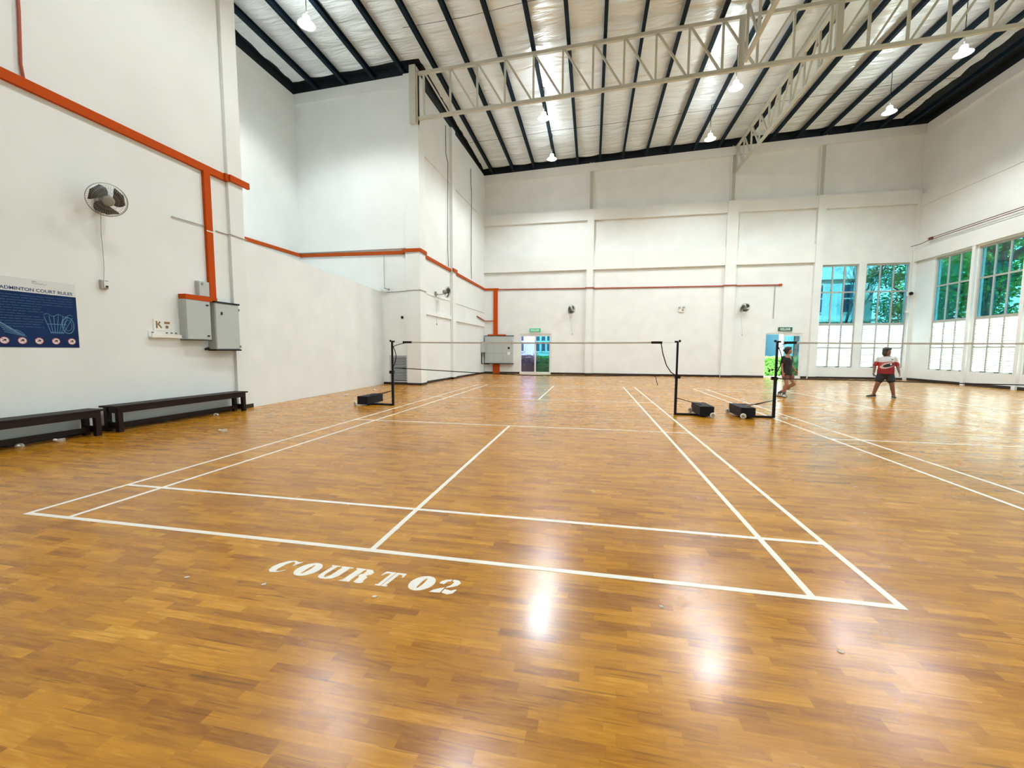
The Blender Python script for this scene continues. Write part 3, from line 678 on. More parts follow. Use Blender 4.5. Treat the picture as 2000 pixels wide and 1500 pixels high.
trunk('corner_piece', [(-1.95, 12.33, 5.12), (-1.95, 12.92, 5.12)], .05, .12, M['orange2'], t)
trunk('trunking_run', [(sidex(12.9) + .03, 12.9, 5.10), (sidex(15.95) + .03, 15.95, 5.06)], .06, .12, M['orange2'], t)
trunk('pilaster_piece', [(sidex(15.9) + .17, 15.88, 5.08), (sidex(16.4) + .17, 16.42, 5.08)], .05, .14, M['orange2'], t)
trunk('trunking_run', [(sidex(16.35) + .03, 16.35, 5.05), (sidex(21.3) + .03, 21.37, 4.98)], .06, .12, M['orange2'], t)
t = thing('cable_trunking', 'thick orange trunking drop above and below the grey switchboard in the far corner', 'cable trunking')
obj('trunking_run', MB().box(-1.82, -1.0, YB - .07, YB, 4.92, 5.03), M['orange'], t)
obj('trunking_drop', MB().box(-1.29, -1.05, YB - .10, YB, 2.32, 4.93), M['orange'], t)
obj('trunking_tray', MB().box(-1.60, -.55, YB - .28, YB, 2.23, 2.32), M['orange'], t)
obj('trunking_foot', MB().box(-1.33, -.93, YB - .10, YB, .0, .62), M['orange'], t)
obj('trunking_seam', MB().box(-1.15, -1.12, YB - .106, YB - .10, .0, .62), M['red'], t)
t = thing('red_pipe', 'thin red pipe running along the far wall at mid height', 'pipe')
P = [(-1.0, YB - .04, 4.96), (4.06, YB - .04, 4.91), (4.06, YB - .235, 4.91), (4.50, YB - .235, 4.91), (4.50, YB - .04, 4.90), (11.26, YB - .04, 4.86), (11.26, YB - .235, 4.86), (11.86, YB - .235, 4.86), (11.86, YB - .04, 4.86), (14.05, YB - .04, 4.85)]
trunk('pipe_run', P, .05, .055, M['red'], t)
obj('pipe_end', MB().box(13.95, 14.10, YB - .07, YB - .01, 4.80, 4.90), M['orange'], t)
tag(obj('conduit', MB().box(13.76, 13.80, YB - .04, YB, 3.12, 4.83), M['conduit']), 'vertical grey conduit hanging from the red pipe left of the window bay', 'conduit')
trunk('red_pipe', [(sidex(19.8) + .04, 19.85, 3.28), (sidex(21.3) + .04, 21.3, 3.12), (-1.30, 21.35, 3.12)], .045, .05, M['red'], None)
tag(bpy.data.objects['red_pipe.002'], 'short red pipe on the far left side wall joining the orange drop', 'pipe')
t = thing('red_pipe', 'long red-brown pipe high on the right wall above the windows', 'pipe')
for z in (6.60, 6.68): obj('pipe_run', MB().tube([(XR - .16, 20.5, z), (XR - .16, -6, z)], .015, 6), M['dark_red'], t)
obj('pipe_valve', MB().box(XR - .19, XR - .13, 20.20, 20.40, 6.58, 6.71).tube([(XR - .16, 20.4, 6.6), (XR - .16, 20.9, 6.55), (XR - .3, 21.25, 6.52)], .015, 6), M['dark_red'], t)
t = thing('conduit', 'white conduit coming down the far right corner with a small camera on it', 'conduit')
obj('conduit_run', MB().tube([(19.72, YB - .14, 6.6), (19.74, YB - .14, 3.4)], .016, 6), M['white_plastic'], t)
t = thing('security_camera', 'small dark round camera in the far right corner', 'security camera', (19.72, YB - .14, 4.25))
obj('camera_base', MB().box(-.10, .06, -.10, -.0, -.10, .12), M['white_plastic'], t); obj('camera_lens', MB().ell((0, -.14, 0), .085), M['black'], t, smooth=True)
tag(obj('junction_box', MB().box(19.62, 19.78, YB - .17, YB - .12, 3.34, 3.44), M['white_plastic']), 'small white junction plate low in the far right corner', 'junction box')

for ya, yb_, za, lab in ((15.42, 15.60, 11.2, 'thin dark cable hanging down the far left side wall beside the pilaster'), (18.80, 18.82, 10.8, 'thin dark cable hanging down the far left side wall near the corner')):
    x = sidex(ya) + .05
    tag(obj('hanging_cable', MB().tube([(x, ya, za), (x, ya + .02, 10.0), (x + .03, yb_, 9.7), (x, yb_, 6), (x + .02, yb_, 5.15)], .014, 6), M['black']), lab, 'cable')
t = thing('conduit', 'thin white conduit along the return wall, corner column and side wall', 'conduit')
obj('conduit_run', MB().tube([(-3.42, 12.48, 3.60), (-2.60, 12.48, 3.63)], .014, 6), M['conduit'], t)
obj('conduit_run', MB().tube([(-2.55, 12.34, 3.63), (-1.96, 12.34, 3.64), (-1.96, 12.9, 3.64)], .014, 6), M['conduit'], t)
obj('conduit_run', MB().tube([(sidex(13) + .02, 12.95, 3.64), (sidex(15.9) + .02, 15.9, 3.66)], .012, 6), M['wall'], t)
obj('conduit_run', MB().tube([(sidex(16.4) + .02, 16.4, 3.64), (sidex(21.2) + .02, 21.3, 3.60)], .012, 6), M['wall'], t)
t = thing('security_camera', 'small camera hanging on a thin rod from the trunking on the return wall', 'security camera', (-3.5, 12.42, 3.75))
obj('hanging_rod', MB().tube([(0, .02, 1.28), (0, .02, .05)], .012, 6), M['conduit'], t)
obj('camera_body', MB().bar((-.12, 0, .05), (.06, -.02, -.14), .05), M['white_plastic'], t); obj('camera_lens', MB().bar((.0, 0, .0), (.20, -.05, -.06), .03).ell((.22, -.05, -.06), .04), M['grey_plastic'], t)
tag(obj('wall_port', MB().lathe([(.055, 0), (.055, .02), (.03, .03)], (-2.80, 12.5, 2.62), 16, (0, -1, 0)), M['hole']), 'small round black hole in the return wall above the vent', 'wall opening')
t = thing('vent_grille', 'grey louvred vent grille low on the return wall behind the net post', 'vent grille', (-3.34, 12.5, .09))
w, h = .75, 1.06
obj('grille_frame', MB().box(0, .06, -.04, 0, 0, h).box(w - .06, w, -.04, 0, 0, h).box(.06, w - .06, -.04, 0, 0, .06).box(.06, w - .06, -.04, 0, h - .06, h), M['vent'], t)
g = MB()
for i in range(15):
    z = .09 + i * (h - .15) / 15 + .01; g.hexa([(.06, -.035, z), (w - .06, -.035, z), (w - .06, -.005, z + .03), (.06, -.005, z + .03), (.06, -.035, z + .006), (w - .06, -.035, z + .006), (w - .06, -.005, z + .036), (.06, -.005, z + .036)])
obj('grille_slats', g, M['vent'], t); obj('grille_back', MB().box(.05, w - .05, -.004, -.001, .05, h - .05), M['hole'], t)

# ------------------------------------------------------------------ electrical boxes on the near left wall
def ebox(label, y0, y1, z0, z1, d, hinge='r', extra=True):
    t = thing('electrical_box', label, 'electrical box', (XL, y0, z0)); w = y1 - y0; h = z1 - z0
    obj('body', MB().box(0, d - .012, 0, w, 0, h), M['grey_box'], t, bevel=.004)
    obj('door', MB().box(d - .012, d, .012, w - .012, .012, h - .012), M['grey_box'], t, bevel=.003)
    return t, w, h
t, w, h = ebox('smaller grey electrical box under the short orange trunking branch', 4.12, 4.64, 1.52, 2.29, .17)
for z in (.08, h - .08): obj('latch', MB().box(.17, .185, w - .10, w - .055, z - .014, z + .014), M['black'], t)
obj('edge_trim', MB().box(.0, .172, .0, w, -.012, .0), M['black'], t)
t, w, h = ebox('larger grey electrical box with black top and bottom edges beside the pilaster', 4.70, 5.28, 1.335, 2.285, .21)
obj('edge_trim', MB().box(.0, .222, -.01, w + .01, -.03, -.0), M['black'], t); obj('edge_trim', MB().box(.0, .222, -.01, w + .01, h, h + .03), M['black'], t)
obj('lock', MB().box(.21, .225, .13, .155, h - .24, h - .18), M['black'], t)
for z in (.06, h - .10): obj('hinge', MB().box(.20, .225, w - .02, w + .005, z - .025, z + .025), M['grey_plastic'], t)
obj('cable_gland', MB().tube([(.05, -.04, .02), (.05, -.11, .0)], .025, 8), M['black'], t)
t, w, h = ebox('small grey box above the orange branch', 4.48, 4.72, 2.39, 2.69, .09); obj('latch', MB().box(.09, .10, .06, .10, h - .07, h - .03), M['grey_plastic'], t)
t = thing('shelf_rack', 'small white wall tray with printed cards above it, left of the grey boxes', 'wall tray', (XL, 3.55, 1.54))
obj('tray', MB().box(0, .09, 0, .53, 0, .02).box(.075, .09, 0, .53, .02, .06).box(0, .01, 0, .53, .02, .12), M['white_plastic'], t)
for yy in (.05, .30, .39, .47): obj('clip', MB().box(.01, .02, yy, yy + .03, .085, .10), M['black'], t)
t = thing('wall_notice', 'small cream notice with brown symbols above the white wall tray', 'notice', (XL, 3.645, 1.67))
obj('card', MB().box(0, .008, 0, .33, 0, .21), M['white_plastic'], t)
def yz(y, z, x): return lambda a, c, d: (x + d, y + a, z + c)
obj('printed_symbol', MB().poly([[(.04, .04), (.07, .04), (.07, .17), (.04, .17)]], yz(0, 0, .008), .001).poly([[(.07, .11), (.13, .04), (.15, .05), (.10, .12), (.13, .15), (.10, .17)]], yz(0, 0, .008), .001), M['brown'], t)
obj('printed_symbol', MB().poly([[(.19, .125), (.29, .125), (.29, .165), (.19, .165)]], yz(0, 0, .008), .001).poly([ellipse(.235, .07, .03, .03, 14)], yz(0, 0, .008), .001), M['brown'], t)

# ------------------------------------------------------------------ poster
def text_mesh(txt, size, frame, m, name, parent, align='LEFT', width=None, th=.001):
    cu = bpy.data.curves.new(name, 'FONT'); cu.body = txt; cu.size = size; cu.offset = size * .022; cu.align_x = align
    o = bpy.data.objects.new('_t', cu); COL.objects.link(o); dg = bpy.context.evaluated_depsgraph_get(); me0 = o.evaluated_get(dg).to_mesh()
    vs = [v.co.copy() for v in me0.vertices]; fs = [tuple(p.vertices) for p in me0.polygons]
    o.to_mesh_clear(); bpy.data.objects.remove(o); bpy.data.curves.remove(cu)
    x0 = min(v.x for v in vs); x1 = max(v.x for v in vs); k = width / (x1 - x0) if width else 1
    b = MB(); b.add([frame((v.x - x0) * k, v.y, th) for v in vs], fs)
    return obj(name, b, m, parent)
t = thing('rules_poster', 'blue and white badminton court rules poster on the near left wall', 'poster', (XL, 1.65, 1.345))
pf = lambda a, c, d: (.006 + d, a, c)
obj('panel', MB().box(0, .006, 0, .89, 0, .765), M['poster_blue'], t)
obj('header', MB().box(.006, .0065, 0, .89, .765, .955).box(0, .006, 0, .89, .765, .955), M['poster_white'], t)
text_mesh('BADMINTON COURT RULES', .062, lambda x, y, d: (.0075, .04 + x, .785 + y), M['poster_ink'], 'title', t, width=.81)
b = MB(); random.seed(9)
for i in range(13):
    y = .03; z = .715 - i * .036; end = (.84 if i < 4 else .50 - .02 * (i % 3)) if i != 7 else .3
    while y < end:
        L = random.uniform(.04, .12); b.box(.006, .0068, y, min(y + L, end), z, z + .0075); y += L + .012
obj('rule_text', b, M['poster_line'], t)
b = MB()
for k in range(7):      # pale shuttlecock drawing: ribs and skirt rings
    b.bar((.007, .50 + k * .055, .48 - .01 * abs(k - 3)), (.007, .57 + k * .022, .20), .0008, .006)
b.tube([(.007, .5 + .33 * i / 12, .47 + .02 * math.sin(i * 1.3)) for i in range(13)], .004, 4); b.tube([(.007, .53 + .22 * i / 8, .34) for i in range(9)], .004, 4); b.tube([(.007, .56 + .15 * i / 8, .22) for i in range(9)], .005, 4)
b.tube([(.007, .77 + .07 * math.cos(a * PI / 8), .33 + .12 * math.sin(a * PI / 8)) for a in range(16)], .006, 4, closed=True)
b.tube([(.007, .77 + .045 * math.cos(a * PI / 8), .33 + .08 * math.sin(a * PI / 8)) for a in range(16)], .003, 4, closed=True)
obj('shuttle_drawing', b, M['poster_pale'], t); b = MB()
for k in range(6): b.bar((.007, .02 + k * .012, .36 - k * .03), (.007, .20 + k * .02, .22 - k * .014), .0008, .006)
b.tube([(.007, .02 + .26 * i / 10, .33 - .15 * i / 10 + .015 * math.sin(i)) for i in range(11)], .005, 4)
obj('racket_drawing', b, M['poster_pale'], t)
for k, y in enumerate((.075, .252, .428, .614, .80)):
    s = obj('prohibition_symbol', MB().lathe([(.042, 0), (.042, .0012)], (.006, y, .092), 24, (1, 0, 0)), M['poster_white'], t)
    obj('ring', MB().tube([(.0075, y + .045 * math.cos(a * PI / 12), .092 + .045 * math.sin(a * PI / 12)) for a in range(24)], .0035, 4, closed=True).bar((.008, y - .03, .122), (.008, y + .03, .062), .001, .006), M['poster_red'], s)
    obj('pictogram', MB().ell((.0075, y + .005, .098), .001, .012 + .003 * (k % 2), .014).bar((.0075, y - .02, .082), (.0075, y + .022, .10), .001, .010), M['hole'], s)
obj('logo', MB().tube([(.0075, .40 + .16 * i / 12, .90 + .008 * math.sin(i * 1.7)) for i in range(13)], .003, 4).tube([(.0075, .40 + .05 * i / 6, .925 + .006 * math.sin(i * 2)) for i in range(7)], .004, 4), M['grey_plastic'], t)

# ------------------------------------------------------------------ wall fans
def make_fan(label, wall_pt, out, head, hd, cord, box=False, roll=0.3):
    """wall_pt on the wall; out = wall normal; head = centre of the grille; hd = direction the fan blows"""
    out = Vector(out).normalized(); hd = Vector(hd).normalized(); t = thing('wall_fan', label, 'fan', wall_pt)
    h = Vector(head) - Vector(wall_pt); rr = .245
    q = Vector((0, 0, 1)).rotation_difference(hd); X = q @ Vector((1, 0, 0)); Y = q @ Vector((0, 1, 0))
    motor_c = h - hd * .13
    side = out.cross(Vector((0, 0, 1))).normalized()
    obj('wall_bracket', MB().obox(out * .025, side, Vector((0, 0, 1)), out, .055, .10, .025).tube([out * .03, out * .12 + Vector((0, 0, -.02)), motor_c + Vector((0, 0, -.09)), motor_c], .022, 10), M['grey_plastic'], t)
    obj('motor', MB().lathe([(.03, -.10), (.07, -.09), (.085, -.03), (.08, .05), (.04, .08)], motor_c, 18, hd), M['grey_plastic'], t, smooth=True)
    g = MB()
    def ring(r, z, w): g.tube([h + X * (r * math.cos(a * PI / 20)) + Y * (r * math.sin(a * PI / 20)) + hd * z for a in range(40)], w, 4, closed=True)
    ring(rr, 0, .0055); ring(rr * .98, -.03, .003); ring(rr * .75, .045, .0018); ring(rr * .5, .058, .0018); ring(rr * .3, .062, .003)
    for k in range(44):
        a = 2 * PI * k / 44; d = X * math.cos(a) + Y * math.sin(a); e = -X * math.sin(a) + Y * math.cos(a)
        g.tube([h + d * (rr * .28) + hd * .062, h + (d * .75 + e * .10) * rr + hd * .048, h + (d + e * .12).normalized() * rr], .0016, 3)
        g.tube([h + d * (rr * .25) - hd * .075, h + d * rr * .8 - hd * .06, h + d * rr], .0010, 3)
    gr = obj('grille', g, M['fan_wire'], t)
    obj('badge', MB().lathe([(.07, .058), (.072, .066), (.05, .070), (.012, .073)], h, 20, hd), M['grey_plastic'], gr, smooth=True)
    for k in range(3):
        a0 = roll + k * 2 * PI / 3; b = MB(); vs = []; n = 9
        for i in range(n):
            s = i / (n - 1); r = .045 + .178 * s; sw = .62 * s; half = .34 + .50 * math.sin(PI * min(1, s * .62 + .15))
            for e, zz in ((-half, -.022), (0, 0), (half, .022)):
                a = a0 + sw + e; vs.append(h + X * (r * math.cos(a)) + Y * (r * math.sin(a)) + hd * (zz + .0))
        b.add(vs, [(i * 3 + j, i * 3 + j + 1, i * 3 + j + 4, i * 3 + j + 3) for i in range(n - 1) for j in range(2)])
        o = obj('blade', b, M['fan_blade'], t, smooth=True); s_ = o.modifiers.new('s', 'SOLIDIFY'); s_.thickness = .003
    obj('hub', MB().lathe([(.05, -.03), (.055, .0), (.05, .03), (.02, .04)], h, 16, hd), M['fan_blade'], t, smooth=True)
    if cord:
        c0 = out * .05 + Vector((0, 0, -.08)); c1 = Vector(cord) - Vector(wall_pt); pts = [c0.lerp(c1, s / 6) + side * (.012 * math.sin(s)) for s in range(7)]
        pts[-1] = c1
        cd = obj('pull_cord', MB().tube(pts, .0045, 5), M['fan_wire'], t)
        if not box: obj('cord_weight', MB().ell(c1 + Vector((0, 0, -.03)), .02, .02, .045), M['grey_plastic'], cd, smooth=True)
    return t
make_fan('grey wall fan above the blue poster on the near left wall', (XL, 2.93, 3.60), (1, 0, 0), (-2.93, 2.80, 3.62), (.86, -.30, -.42), (XL + .03, 2.91, 2.43), box=True, roll=1.2)
t = thing('wall_switch', 'small grey fan switch box on the near left wall', 'switch', (XL, 2.86, 2.29))
obj('body', MB().box(0, .05, 0, .10, 0, .14), M['conduit'], t, bevel=.004); obj('switch_plate', MB().box(.05, .062, .03, .09, .02, .12), M['white_plastic'], t, bevel=.002); obj('rocker', MB().box(.062, .070, .05, .08, .025, .055), M['black'], t)
x = sidex(14.5)
make_fan('grey wall fan on the far left side wall, seen from the side', (x, 14.25, 3.74), (1, 0, 0), (x + .42, 14.62, 3.86), (.62, .70, -.05), (x + .05, 14.25, 2.50), roll=.2)
make_fan('grey wall fan on the far wall above the left door', (3.15, YB, 3.62), (0, -1, 0), (3.30, YB - .38, 3.70), (.55, -.80, -.12), (3.36, YB - .06, 2.35), roll=.9)
make_fan('grey wall fan on the far wall between the right columns and the right door', (12.20, YB, 3.60), (0, -1, 0), (12.28, YB - .40, 3.66), (.10, -.86, -.40), (12.30, YB - .06, 2.30), roll=.5)

# emergency light and exit signs
t = thing('emergency_light', 'white twin-head emergency light on the far wall between the columns', 'emergency light', (9.22, YB, 3.64))
obj('housing', MB().box(-.15, .15, -.07, 0, -.13, .05), M['white_plastic'], t, bevel=.006)
for s in (-1, 1): obj('spot_head', MB().lathe([(.05, 0), (.065, .06), (.06, .07)], (s * .10, -.06, .12), 14, (s * .3, -1, 0)), M['conduit'], t, smooth=True)
obj('label_plate', MB().box(.02, .11, -.075, -.07, -.06, .0), M['brown'], t)
def exit_sign(x, z, label, m1, m2):
    t = thing('exit_sign', label, 'exit sign', (x, YB, z))
    obj('body', MB().box(-.33, .33, -.06, 0, -.10, .10), m1, t, bevel=.006)
    text_mesh('KELUAR', .16, lambda u, v, d: (-.24 + u, -.0615, -.055 + v), m2, 'lettering', t, width=.48)
exit_sign(1.20, 2.57, 'green exit sign above the left glass door', M['green_sign'], M['sign_white'])
M['dgreen'] = mat('dark_green_sign', (0.02, 0.13, 0.09), 0.4)
exit_sign(14.37, 2.56, 'dark green exit sign above the right glass door', M['dgreen'], M['sign_white'])

# switchboard in the far left corner
t = thing('switchboard', 'wide grey three-door switchboard on the far wall in the left corner', 'switchboard', (-1.78, YB, .62))
obj('body', MB().box(0, 1.68, -.26, 0, 0, 1.60), M['grey_box'], t, bevel=.006)
for a, c in ((.01, .555), (.575, 1.105), (1.125, 1.67)):
    d = obj('door', MB().box(a, c, -.275, -.26, .03, 1.57), M['grey_box'], t, bevel=.003)
    obj('panel_seam', MB().box(a, c, -.277, -.275, .58, .595), M['grey_plastic'], d)
obj('edge_trim', MB().box(-.02, 1.72, -.29, 0, 1.60, 1.63), M['black'], t); obj('edge_trim', MB().box(-.02, 1.72, -.29, 0, -.04, 0), M['black'], t)
obj('warning_plate', MB().lathe([(.07, 0), (.07, .004)], (1.46, -.275, .90), 16, (0, -1, 0)), M['black'], t); obj('door_label', MB().box(1.38, 1.55, -.278, -.275, .50, .68), M['white_plastic'], t)
obj('handle', MB().box(1.64, 1.66, -.30, -.275, 1.1, 1.28), M['black'], t)
t = thing('electrical_box', 'small grey box on the side wall beside the far corner switchboard', 'electrical box', (sidex(21.25), 20.6, 1.26))
obj('body', MB().box(0, .16, 0, .62, 0, .62), M['grey_box'], t, bevel=.004); obj('lock', MB().box(.16, .17, .28, .33, .12, .50), M['grey_plastic'], t)
tag(obj('black_bracket', MB().bar((sidex(20.7) + .05, 20.7, 1.24), (sidex(20.7) + .05, 20.7, .58), .05).bar((sidex(20.7) + .05, 20.7, .60), (-1.55, 21.3, .56), .04), M['black']), 'thin black angle bracket under the small grey box in the far corner', 'bracket')

# ------------------------------------------------------------------ nets, posts and weights
def net_post(label, x, sgn, boxc, wheels, strutn=1):
    t = thing('net_post', label, 'net post', (x, 6.7, 0))
    obj('upright', MB().box(-.024, .024, -.024, .024, 0, .78), M['navy'], t, bevel=.003); obj('upper_tube', MB().box(-.019, .019, -.019, .019, .76, 1.55), M['navy'], t, bevel=.003)
    obj('top_hook', MB().bar((0, 0, 1.545), (-sgn * .06, 0, 1.545), .035, .04).ell((sgn * .04, 0, 1.56), .026), M['black'], t)
    obj('clamp', MB().box(-.035, .035, -.035, .035, .78, .84).bar((0, 0, .81), (sgn * .075, 0, .81), .05, .07), M['black'], t)
    bx, by = boxc[0] - x, boxc[1] - 6.7
    obj('base_arm', MB().bar((0, 0, .022), (bx, 0, .022), .045, .04), M['navy'], t)
    hw, hl = .135, .37
    bxm = MB(); c = .05
    P = [(-hw, -hl), (hw, -hl), (hw, hl), (-hw, hl)]
    bxm.hexa([(bx + p[0], by + p[1], .03) for p in P] + [(bx + p[0], by + p[1], .225) for p in P])
    w = obj('weight_box', bxm, M['navy'], t, bevel=.006)
    for wx, wy in wheels:
        wh = obj('wheel', MB().lathe([(.02, -.02), (.05, -.018), (.055, -.008), (.055, .008), (.05, .018), (.03, .02), (.028, .010), (.012, .012)], (wx - x, wy - 6.7, .056), 20, (-.35, -1, 0)), M['white_plastic'], t, smooth=True)
        obj('wheel_hub', MB().lathe([(.018, .0), (.018, .028), (.006, .03)], (wx - x, wy - 6.7, .056), 10, (-.35, -1, 0)), M['grey_plastic'], wh)
    for k in range(strutn): obj('brace', MB().tube([(sgn * .02, 0, .36), (bx * .55, by * (.3 + .5 * k), .28 - .03 * k), (bx - sgn * .06, by - .15 + .34 * k, .23)], .008, 5), M['black'], t)
    return t
net_post('black net post at the left end of the near net', -.24, -1, (-.93, 6.86), [(-1.10, 6.46)], 2)
net_post('black net post at the right end of the near net', 6.23, 1, (6.80, 6.84), [(6.90, 6.42), (6.64, 7.15)], 1)
net_post('black net post of the right court with its weight box to the left', 8.12, -1, (7.57, 6.84), [(7.47, 6.44), (7.41, 7.18)], 2)
net_post('black net post at the far right end of the right court net', 14.35, 1, (14.9, 6.84), [(14.95, 6.44)], 1)

def net(label, x0, x1, ptop, px0, px1, sag_pts):
    """x0..x1 tape; px0/px1 post positions; sag_pts: lower edge (x, z) list"""
    t = thing('badminton_net', label, 'net', (0, 0, 0)); y = 6.7
    def top(x): s = (x - x0) / (x1 - x0); return ptop - .012 * 4 * s * (1 - s)
    N = 26; xs = [x0 + (x1 - x0) * i / N for i in range(N + 1)]
    b = MB()
    for i in range(N): b.hexa([(xs[i], y - .004, top(xs[i]) - .016), (xs[i + 1], y - .004, top(xs[i + 1]) - .016), (xs[i + 1], y + .004, top(xs[i + 1]) - .016), (xs[i], y + .004, top(xs[i]) - .016),
                               (xs[i], y - .004, top(xs[i]) + .016), (xs[i + 1], y - .004, top(xs[i + 1]) + .016), (xs[i + 1], y + .004, top(xs[i + 1]) + .016), (xs[i], y + .004, top(xs[i]) + .016)])
    obj('top_tape', b, M['net_white'], t)
    def low(x):
        for (a, za), (c, zc) in zip(sag_pts, sag_pts[1:]):
            if a <= x <= c: return za + (zc - za) * (x - a) / (c - a)
        return sag_pts[-1][1]
    b = MB(); b.tube([(px0 + .03, y, low(x0) + .012)] + [(x, y, low(x)) for x in xs], .011, 6)
    for xx, s in ((x0, -1), (x1, 1)):
        pass
    obj('bottom_cord', b, M['black'], t)
    obj('tie_cord', MB().tube([(px0, y, 1.53), (x0, y, ptop)], .003, 4), M['conduit'], t); obj('tie_cord', MB().tube([(px1, y, 1.53), (x1, y, ptop)], .003, 4), M['conduit'], t)
    obj('tape_end', MB().box(x0 - .02, x0 + .20, y - .014, y + .014, top(x0) - .022, top(x0) + .028), M['black'], t)
    obj('tape_end', MB().box(x1 - .20, x1 + .02, y - .014, y + .014, top(x1) - .022, top(x1) + .028), M['black'], t)
    obj('side_cord', MB().tube([(x0 + .02, y, top(x0) - .02), (x0 - .08, y, 1.49), (px0 + .10, y, 1.455), (px0 + .03, y, 1.42)], .009, 6), M['black'], t, smooth=True)
    obj('side_cord', MB().tube([(px0 + .02 + .075 * math.sin(PI * k / 12), y, 1.44 - .50 * k / 12) for k in range(13)], .010, 6), M['black'], t, smooth=True)
    obj('side_cord', MB().tube([(x1, y, top(x1) - .02), (x1 + .04, y, 1.30), (x1 + .12, y, 1.05), (x1 + .22, y, .90), (px1, y, .83)], .011, 6), M['black'], t, smooth=True)
    m = MB(); cell = .036
    k = int((x1 - x0) / cell)
    for i in range(k + 1):
        x = x0 + (x1 - x0) * i / k; r = .00018
        m.hexa([(x - r, y - r, low(x)), (x + r, y - r, low(x)), (x + r, y + r, low(x)), (x - r, y + r, low(x)), (x - r, y - r, top(x)), (x + r, y - r, top(x)), (x + r, y + r, top(x)), (x - r, y + r, top(x))])
    for j in range(1, 20):
        f = j / 20
        for i in range(N):
            a, c = xs[i], xs[i + 1]; za = low(a) + (top(a) - low(a)) * f; zc = low(c) + (top(c) - low(c)) * f; r = .00018
            m.hexa([(a, y - r, za - r), (c, y - r, zc - r), (c, y + r, zc - r), (a, y + r, za - r), (a, y - r, za + r), (c, y - r, zc + r), (c, y + r, zc + r), (a, y + r, za + r)])
    obj('mesh', m, M['cord'], t)
    return t
net('near badminton net with pale top tape and sagging black lower cord', .06, 5.90, 1.525, -.24, 6.23, [(.06, .905), (1.5, .84), (3.0, .79), (4.6, .80), (5.90, .835)])
net('right court net with pale top tape and sagging black lower cord', 8.26, 14.15, 1.525, 8.12, 14.35, [(8.26, .80), (9.5, .80), (11, .775), (12.6, .76), (14.15, .80)])
tag(obj('loose_cord', MB().tube([(5.78, 6.70, .82), (5.82, 6.69, .78), (5.83, 6.69, .70), (5.86, 6.69, .62)], .007, 5), M['black']), 'short black cord end dangling from the lower edge of the near net', 'cord')

# ------------------------------------------------------------------ shuttlecocks and feather scraps
sk = MB(); ck = MB(); L0 = .062
for k in range(16):
    a = 2 * PI * k / 16; d = Vector((0, math.cos(a), math.sin(a))); e = Vector((0, -math.sin(a), math.cos(a)))
    p0 = Vector((.018, 0, 0)) + d * .011; p1 = Vector((.018 + L0, 0, 0)) + d * .034
    mid = p0.lerp(p1, .45)
    sk.add([p0 - e * .0012, p0 + e * .0012, mid + e * .002, mid + e * .0075, p1 + e * .0065 - Vector((.008, 0, 0)), p1, p1 - e * .0065 - Vector((.008, 0, 0)), mid - e * .0075, mid - e * .002], [(0, 1, 2, 8), (2, 3, 4, 5, 6, 7, 8)])
for xx, r in ((.030, .0175), (.045, .0235)): sk.tube([(xx, r * math.cos(a * PI / 8), r * math.sin(a * PI / 8)) for a in range(16)], .0008, 3, closed=True)
ck.lathe([(.002, -.013), (.009, -.010), (.013, -.002), (.0135, .010), (.0135, .018)], (0, 0, 0), 16, (1, 0, 0))
me_s, me_c = sk.mesh('skirt', M['feather']), ck.mesh('cork', M['cork'], True)
def shuttle(x, y, rz, label, s=1.3, z=None):
    t = thing('shuttlecock', label, 'shuttlecock', (x, y, .034 * s if z is None else z), rz, 'shuttlecocks scattered on the floor'); t.scale = (s, s, s)
    t.rotation_euler = (0, R(16), rz)
    obj('skirt', me_s, None, t); obj('cork', me_c, None, t)
    t.location.z = .0265 * s
    return t
SH = [(-3.03, 1.62, 2.5, 'shuttlecock on the floor by the leftmost bench leg at the left edge of the photo'),
      (-3.02, 1.99, .6, 'shuttlecock in the shade under the left bench'),
      (-2.86, 4.42, 2.7, 'shuttlecock under the right end of the long bench'),
      (-1.40, 3.09, .3, 'shuttlecock on open floor between the long bench and the court line'),
      (-2.65, 8.32, 1.0, 'shuttlecock on the floor near the low partition, nearer of two'),
      (-2.63, 9.94, 1.6, 'shuttlecock on the floor near the low partition, further of two'),
      (8.22, 6.56, .3, 'shuttlecock at the foot of the right court net post'),
      (8.52, 9.70, .8, 'shuttlecock between the side lines of the right court'),
      (9.62, 9.95, 2.0, 'shuttlecock standing behind the right court net post near the walking player'),
      (17.58, 15.28, .2, 'brownish shuttlecock far off near the right wall windows')]
for a in SH: shuttle(*a)
bpy.data.objects['shuttlecock.008'].location.z += 0
def scrap(x, y, rz, label, L=.030):
    b = MB(); pts = [(-L / 2, 0), (-L * .2, .35 * L), (L * .3, .30 * L), (L / 2, .05 * L), (L * .2, -.28 * L), (-L * .3, -.2 * L)]
    c, s = math.cos(rz), math.sin(rz)
    b.poly([pts], lambda u, v, d: (x + u * c - v * s, y + u * s + v * c, .0005 + d + .004 * abs(u) / L), .0015)
    tag(obj('feather_scrap', b, M['feather']), label, 'feather scrap', 'feather scraps on the floor')
for a in [(2.172, -.492, .3, 'white feather scrap on the floor left of the lettering'), (2.666, -.465, .8, 'white feather scrap below the letter C of the lettering'), (3.338, -.446, .4, 'white feather scrap below the letter T of the lettering'),
          (4.847, -.224, 2.2, 'white feather scrap below the near baseline, right of centre'), (5.577, -.405, -.2, 'white feather scrap at the lower right of the photo'), (7.38, 3.48, .2, 'small feather scrap between the courts, further from the camera'),
          (6.81, 2.66, 1, 'small feather scrap between the courts, nearer the camera'), (6.42, 5.26, 1, 'small feather scrap just right of the near court side line'), (-.53, 1.40, .4, 'small feather scrap outside the left side line')]: scrap(*a)

